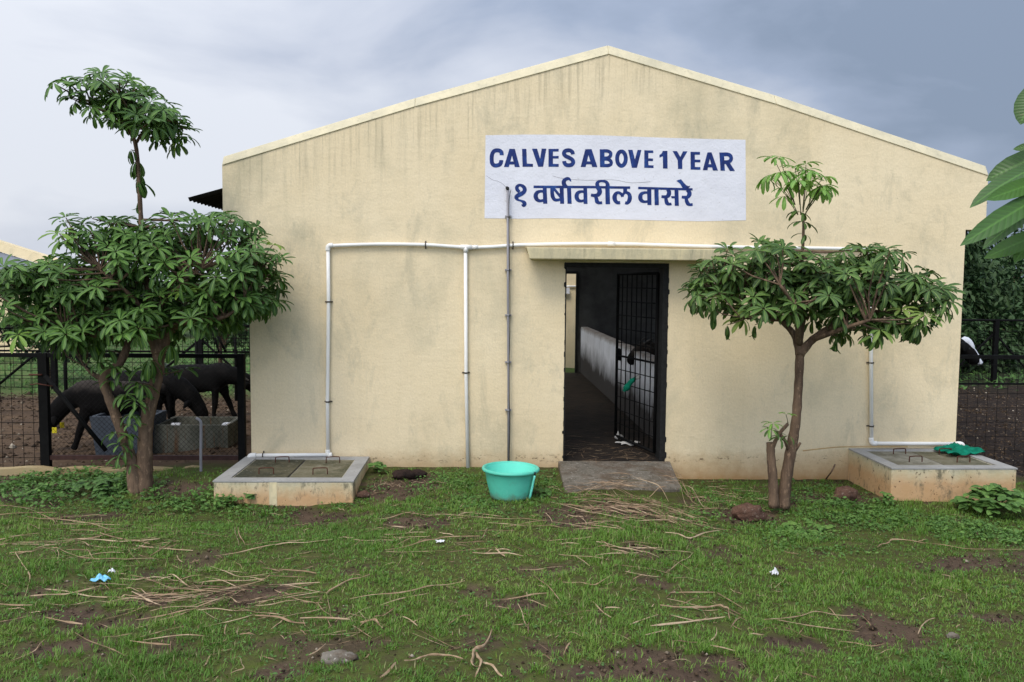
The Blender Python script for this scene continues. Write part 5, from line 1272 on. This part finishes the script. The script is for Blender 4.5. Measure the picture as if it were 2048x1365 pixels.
def weeds():
    P, HH, TT = [], [], []
    for (cx, cy, rx, ry, dn, hg) in WP:
        n = int(rx*ry*3.14*3800*dn); r = np.sqrt(rng.random(n)); a = rng.random(n)*6.283; x = cx+rx*r*np.cos(a)*1.1; y = cy+ry*r*np.sin(a)*1.1
        cl = fbm(x, y, 5, 2); ok = ~blocked(x, y) & (rng.random(n) < np.clip((cl-.28)*3.2, 0, 1)*(1.15-r)); x, y, cl = x[ok], y[ok], cl[ok]
        hz = gh(x, y)+np.clip(cl-.3, 0, .5)*2*hg*rng.uniform(.15, 1.0, len(x)); P.append(np.stack([x, y, hz], 1)); HH.append(np.full(len(x), hg)); TT.append(np.clip(.36+(cl-.45)*1.2+rng.normal(0, .22, len(x)), 0, 1))
    n = 26000; x, y = scatter(n, -6, 7, -5.2, -.1); ok = infrustum(x, y) & ~blocked(x, y) & (fbm(x, y, 2, 5) > .42); x, y = x[ok], y[ok]
    P.append(np.stack([x, y, gh(x, y)+rng.uniform(.002, .02, len(x))], 1)); HH.append(np.full(len(x), .02)); TT.append(np.clip(rng.normal(.4, .2, len(x)), 0, 1))
    P = np.concatenate(P); HH = np.concatenate(HH); TT = np.concatenate(TT); n = len(P); print('weed leaves', n)
    a = rng.random(n)*6.283; dv = np.stack([np.cos(a), np.sin(a), rng.uniform(-.1, .8, n)], 1); up = rng.normal(size=(n, 3))*.55+np.array([0, -.15, 1])
    ln = (.014+.17*HH)*rng.uniform(.5, 1.5, n)
    V, Q, rib, per = leaf_arrays(P, dv, up, ln, ln*rng.uniform(.35, .75, n), rng.uniform(.3, 1.2, n), st=np.array([0, .3, .7, 1.]), wd=np.array([.2, .95, .85, .1]), fold=.12)
    np_mesh('ground_weeds', V, Q.ravel(), np.full(len(Q), 4), M['leaf_weed'], attrs={'tint': np.repeat(TT, per), 'rib': rib}, smooth=True, kind='stuff')
weeds()
# single leafy plants
def plant(label, px, py, n, rad, h, ls, seed, tb=.6, name='weed_plant', cat='plant', Y=None):
    r = random.Random(seed); b = gp(px, py); t_ = thing(name, label, cat, tuple(b)); m = MB(); A = newA(); T = []
    for i in range(n):
        an = r.uniform(0, 6.28); q_ = math.sqrt(r.random()); e = Vector((math.cos(an)*q_*rad, math.sin(an)*q_*rad*.8, h*(1-.55*q_*q_)*r.uniform(.55, 1)))
        p = b+e; m.tube(spline([b, b+Vector((e.x*.35, e.y*.35, e.z*.7)), p], 3), [.004]*3+[.0025]*4, 4, cap=False)
        for k in range(r.choice((3, 4, 5))):
            a2 = r.uniform(0, 6.28); A[0].append(tuple(p)); A[1].append((math.cos(a2), math.sin(a2), r.uniform(-.1, .4))); A[2].append((r.uniform(-.2, .2), r.uniform(-.35, 0), 1)); l = ls*r.uniform(.6, 1.2)
            A[3].append(l); A[4].append(l*.78); A[5].append(r.uniform(.3, 1)); T.append(min(1, max(0, tb+r.uniform(-.3, .3))))
    m.build('stem', M['barkg'], t_); leaves_obj('leaves', A, M['leaf_weed'], t_, T, st=np.array([0, .2, .45, .7, .9, 1.0]), wd=np.array([.25, .8, 1.0, .85, .45, .05]), fold=.10)
plant('bright broad leaved weed bush before the right hand tank', 1993, 1028, 85, .30, .27, .085, 1, .62)
plant('small sprig of round leaves climbing beside the left tank corner', 757, 948, 9, .05, .13, .07, 2, .62)
plant('leafy weed at the right corner of the tub', 1075, 990, 14, .12, .07, .05, 3, .45)
plant('leafy weed against the front of the left tank', 478, 1012, 26, .17, .12, .06, 4, .4)
plant('low pale leaved weed in the grass right of the brown stone', 1620, 1062, 22, .22, .05, .06, 5, .85)
plant('tuft of weed leaves at the front corner of the right hand tank', 1772, 1010, 16, .10, .11, .05, 6, .5)
plant('dark leafed weed clump left of the left tree base', 205, 985, 60, .32, .13, .06, 7, .25)

# dry stalks
def ribbon(pts, w, acc, tint, lift=.012, roll=0):
    P = [Vector(p) for p in pts]; S = spline(P, 3) if len(P) > 2 else [P[0], P[0].lerp(P[1], .33), P[0].lerp(P[1], .66), P[1]]; n = len(S)
    for i, p in enumerate(S):
        a, c = S[max(0, i-1)], S[min(n-1, i+1)]; d = (c-a); d.normalize(); s = d.cross(Vector((0, 0, 1))); s.normalize(); up = s.cross(d)
        t_ = i/(n-1); ww = w*(.35+.65*math.sin(math.pi*min(1, max(.0, t_*.9+.07))))*.5*rnd.uniform(.6, 1.2); r_ = roll+t_*roll*.6+rnd.uniform(-.35, .35); sd_ = s*math.cos(r_)+up*math.sin(r_)
        acc[0] += [tuple(p-sd_*ww), tuple(p+up*ww*.28), tuple(p+sd_*ww)]; tv = min(1, max(0, tint+rnd.uniform(-.22, .22))); acc[2] += [tv]*3; acc[3] += [1, .6, 1]
    b = len(acc[0])-3*n
    for i in range(n-1):
        for k in (0, 1): q_ = b+i*3+k; acc[1].append((q_, q_+1, q_+4, q_+3))
def straw_obj(name, acc, kind=None, label=None, cat=None, group=None, solid=0.0):
    Q = np.array(acc[1]); o = np_mesh(name, np.array(acc[0]), Q.ravel(), np.full(len(Q), 4), M['straw'], attrs={'tint': np.array(acc[2]), 'rib': np.array(acc[3])}, smooth=True, kind=kind)
    if solid: s = o.modifiers.new('s', 'SOLIDIFY'); s.thickness = solid
    return tag(o, label, cat, group)
acc = [[], [], [], []]
def gstrip(px_pts, w, acc, tint=None, lift=.02):
    pts = []; w *= 1.0; L0 = px_pts; px_pts = [L0[0]]
    for a_, b_ in zip(L0, L0[1:]):
        px_pts += [((a_[0]+b_[0])/2+rnd.uniform(-1.2, 1.2), (a_[1]+b_[1])/2+rnd.uniform(-.7, .7)), b_]
    for i, (px, py) in enumerate(px_pts): pts.append(gp(px, py)+Vector((0, 0, lift+rnd.uniform(-.006, .012))))
    ribbon(pts, w, acc, rnd.uniform(.35, .95) if tint is None else tint, roll=rnd.uniform(-.7, .7))
S_ = """0,1043 50,1050 85,1068|55,1040 110,1044 165,1048 225,1067|10,1079 155,1078|35,1089 140,1089|155,1085 240,1087 320,1086|200,1073 250,1084 300,1095|93,1005 112,1025|0,1014 40,1018 85,1034|158,1121 200,1123 255,1125
430,1120 520,1102 610,1083|470,1060 472,1078 478,1098|476,1062 482,1080 490,1095|490,1098 545,1092 600,1088|550,1098 610,1090 665,1085|150,1172 210,1174 275,1173|165,1176 280,1178 390,1186|325,1158 360,1172 400,1186|335,1155 350,1160 380,1180
400,1187 470,1184 520,1172 540,1156|300,1228 365,1222 430,1214 485,1195|0,1218 65,1216|90,1241 165,1257|205,1286 265,1272|510,1237 560,1245 610,1254|600,1246 700,1248|150,1275 200,1300 250,1322|425,1330 478,1325 488,1345 460,1360
700,1205 790,1196 860,1180 930,1170|880,1172 930,1160 990,1146|820,1033 880,1031 940,1040 1000,1052|870,1034 960,1040 1060,1045|770,1108 850,1088 890,1081 960,1076|770,1111 830,1109 890,1108|975,1063 970,1072 962,1083
1125,1170 1160,1174 1190,1177 1222,1158|1192,1089 1240,1100 1285,1112|1202,1088 1218,1098 1215,1115|1210,1222 1240,1226|1430,1190 1340,1192|1345,1161 1400,1168|760,1365 792,1334|960,1330 985,1343 1005,1366|805,1238 835,1262
1150,1325 1205,1335|1850,1093 1930,1102 2048,1106|1450,1240 1300,1262|1580,1356 1673,1345|1270,1050 1340,1046|700,1238 780,1262|720,1250 750,1248 765,1262|840,1290 950,1288|300,1120 340,1090|0,1250 60,1240|100,1150 180,1145 240,1140
720,1090 700,1100|640,1300 700,1290|1290,1280 1330,1268|1010,1120 990,1100|1180,1140 1150,1120|1330,1070 1380,1080 1440,1065|1250,1060 1200,1085 1140,1090|1880,1190 1960,1200|1340,1240 1400,1250|540,1130 620,1120 700,1125|260,1290 340,1300
30,1110 60,1160 50,1200|20,1330 70,1310 90,1290|560,1180 640,1170|420,1140 480,1160 560,1150|60,1200 130,1195 200,1180|1420,1300 1470,1308|1250,1150 1320,1160|900,1240 960,1236""".replace('\n', '|')
for seg in S_.split('|'):
    gstrip([tuple(map(float, q_.split(','))) for q_ in seg.split()], rnd.uniform(.006, .014), acc)
def rand_straw(n, cx, cy, rx, ry, l0, l1, ang, spread, w0=.004, w1=.010):
    for _ in range(n):
        px, py = rnd.gauss(cx, rx*.5), rnd.gauss(cy, ry*.5)
        if py < 948: continue
        p = gp(px, py); l = rnd.uniform(l0, l1); a = ang+rnd.gauss(0, spread); d = Vector((math.cos(a), math.sin(a), 0)); bend = rnd.gauss(0, .12); e = Vector((-d.y, d.x, 0))
        pts = []
        for t_ in (-.5, -.15, .2, .5):
            q_ = p+d*l*t_+e*l*bend*(t_*t_-.1)
            if bool(blocked(np.array([q_.x]), np.array([q_.y]))[0]) and q_.y > -.9 and not (q_.x > rc.x and q_.x < rd.x): break
            zz = g1(q_.x, q_.y)
            if q_.y > rc.y and rc.x < q_.x < rd.x: zz = zc_ramp(q_)
            pts.append(Vector((q_.x, q_.y, zz+rnd.uniform(.006, .022))))
        if len(pts) > 2: ribbon(pts, rnd.uniform(w0, w1), acc, rnd.uniform(.1, .95), roll=rnd.uniform(-.8, .8))
def zc_ramp(q_): t_ = (q_.y-rc.y)/(0-rc.y); return rc.z+.02+(zr0-rc.z-.012)*t_
rand_straw(210, 1270, 1012, 150, 38, .12, .5, -.3, .45, .004, .010)
rand_straw(60, 1200, 985, 70, 12, .1, .35, -.1, .4, .003, .006)
rand_straw(70, 1340, 1045, 90, 30, .1, .4, .3, .9, .003, .007)
rand_straw(110, 400, 1190, 200, 45, .15, .5, .05, .5, .004, .010)
rand_straw(120, 200, 1080, 240, 55, .12, .5, .0, .5, .004, .010)
rand_straw(80, 880, 1060, 260, 50, .1, .4, .1, .6, .004, .009)
rand_straw(60, 1250, 1110, 200, 50, .1, .4, -.2, .8, .004, .009)
rand_straw(70, 800, 975, 130, 16, .05, .2, 0, 1.4, .002, .005)
rand_straw(90, 1470, 1000, 150, 25, .08, .3, 0, .8, .003, .006)
rand_straw(90, 700, 1250, 500, 70, .08, .35, 0, 1.0, .004, .009)
rand_straw(40, 1500, 1250, 350, 80, .08, .3, 0, 1.0, .003, .008)
rand_straw(330, 1000, 1150, 1200, 200, .03, .12, 0, 1.6, .003, .007)
for _ in range(90):
    p = Vector((rnd.uniform(XD0+.06, XD1-.08), abs(rnd.gauss(.1, .55))-.1, 0)); a = rnd.gauss(.2, .7); l = rnd.uniform(.05, .3); d = Vector((math.cos(a), math.sin(a), 0))
    zf = .078 if p.y > 0 else zc_ramp(p); pts = [p+d*l*t_+Vector((0, 0, zf+rnd.uniform(0, .012))) for t_ in (-.5, 0, .5)]
    if all(XD0+.02 < q_.x < XD1-.06 for q_ in pts): ribbon(pts, rnd.uniform(.003, .007), acc, rnd.uniform(.1, .8))
straw_obj('straw_litter', acc, kind='stuff')
# clods of soil and dung
def clods(name, x, y, size, mat, zoff=0):
    n = len(x); z = gh(x, y)+zoff; o8 = np.array([[1, 0, 0], [0, 1, 0], [-1, 0, 0], [0, -1, 0], [0, 0, .8], [0, 0, -.5]], float)
    a = rng.random(n)*6.28; V = o8[None]*(size[:, None, None])*rng.uniform(.6, 1.3, (n, 6, 1)); c_, s_ = np.cos(a)[:, None], np.sin(a)[:, None]
    V = np.stack([V[:, :, 0]*c_-V[:, :, 1]*s_, V[:, :, 0]*s_+V[:, :, 1]*c_, V[:, :, 2]], 2)+np.stack([x, y, z], 1)[:, None, :]
    T_ = np.array([[0, 1, 4], [1, 2, 4], [2, 3, 4], [3, 0, 4], [1, 0, 5], [2, 1, 5], [3, 2, 5], [0, 3, 5]]); Q = (np.arange(n)[:, None, None]*6+T_[None]).reshape(-1, 3)
    np_mesh(name, V.reshape(-1, 3), Q.ravel(), np.full(len(Q), 3), mat, attrs={'tint': np.repeat(rng.random(n), 6)}, kind='stuff')
t = NT('soil_clod', .95, .1); t.color(t.ramp(t.attr('tint'), [(0, srgb(40, 33, 27)), (.7, srgb(82, 68, 54)), (.95, srgb(104, 90, 74)), (1, srgb(160, 150, 134))])); M['clod'] = t.m
x, y = scatter(42000, -6, 7, -5.2, -.05); mk = mudmask(x, y); ok = infrustum(x, y) & ~blocked(x, y) & (rng.random(len(x)) < mk*.9+.06); x, y = x[ok], y[ok]
clods('soil_clods', x, y, rng.gamma(2.0, .0024, len(x))+.0015, M['clod'])
x = np.concatenate([rng.uniform(-9.5, XL1-.1, 7000), rng.uniform(XR1, 10, 7000)]); y = rng.uniform(.3, 8.5, 14000); ok = infrustum(x, y, .8) & ((x > 0) | (y < 6)); x, y = x[ok], y[ok]
clods('dung_clods', x, y, np.where(x > 0, .55, .8)*rng.gamma(2.0, .009, len(x))+.003, M['clod'])
# the most prominent stalks and dry leaves, each a thing
def one(label, pxs, w, tint, solid=.003, lift=.03):
    a = [[], [], [], []]
    for pts in pxs: gstrip(pts, w*.72, a, tint*.85, lift*.7)
    straw_obj('dry_stalk', a, None, label, 'stalk', 'large dry stalks lying on the grass', .0012)
one('twisted dry maize leaf standing up in the bottom foreground', [[(984, 1268), (968, 1300), (948, 1312), (944, 1335), (958, 1345)], [(952, 1310), (962, 1335), (950, 1362)]], .026, .75)
one('thick pale stalk ending in a sharp bend right of centre', [[(1268, 1094), (1320, 1106), (1386, 1114)], [(1386, 1114), (1362, 1130), (1337, 1150)]], .018, .95)
one('pale cut stalk lying level below the tub', [[(945, 1111), (990, 1113), (1046, 1117)]], .020, .95)
one('short reddish stalk angled beside the pale cut stalk', [[(1022, 1096), (1044, 1108), (1068, 1121)]], .018, .45)
one('thin stalk pointing to the viewer in the centre grass', [[(1068, 1157), (1095, 1180), (1122, 1211)]], .012, .6)
one('long level stalk hooked down at its right end, right foreground', [[(1320, 1219), (1390, 1221), (1440, 1219), (1456, 1224), (1459, 1246)]], .018, .7)
one('curved stalk bowing over the right foreground mud', [[(1528, 1247), (1580, 1244), (1632, 1230), (1713, 1239)]], .014, .75)
one('straight stalk below the bowed one by the right mud patch', [[(1553, 1249), (1630, 1260), (1718, 1271)]], .014, .8)
one('bent stalk with raised elbow in the right middle grass', [[(1755, 1100), (1770, 1092), (1785, 1085), (1850, 1093)]], .016, .7)
one('pale green edged leaf sheath in the left grass', [[(264, 1190), (290, 1202), (322, 1219)]], .026, 1.0)
one('crooked dry leaf hanging down in a hook, left of centre', [[(740, 1157), (700, 1168), (655, 1190), (657, 1215), (662, 1241)]], .018, .7)
one('arched dry stalk at the bottom edge left of the twisted leaf', [[(808, 1331), (845, 1322), (885, 1319), (926, 1327)]], .016, .75)
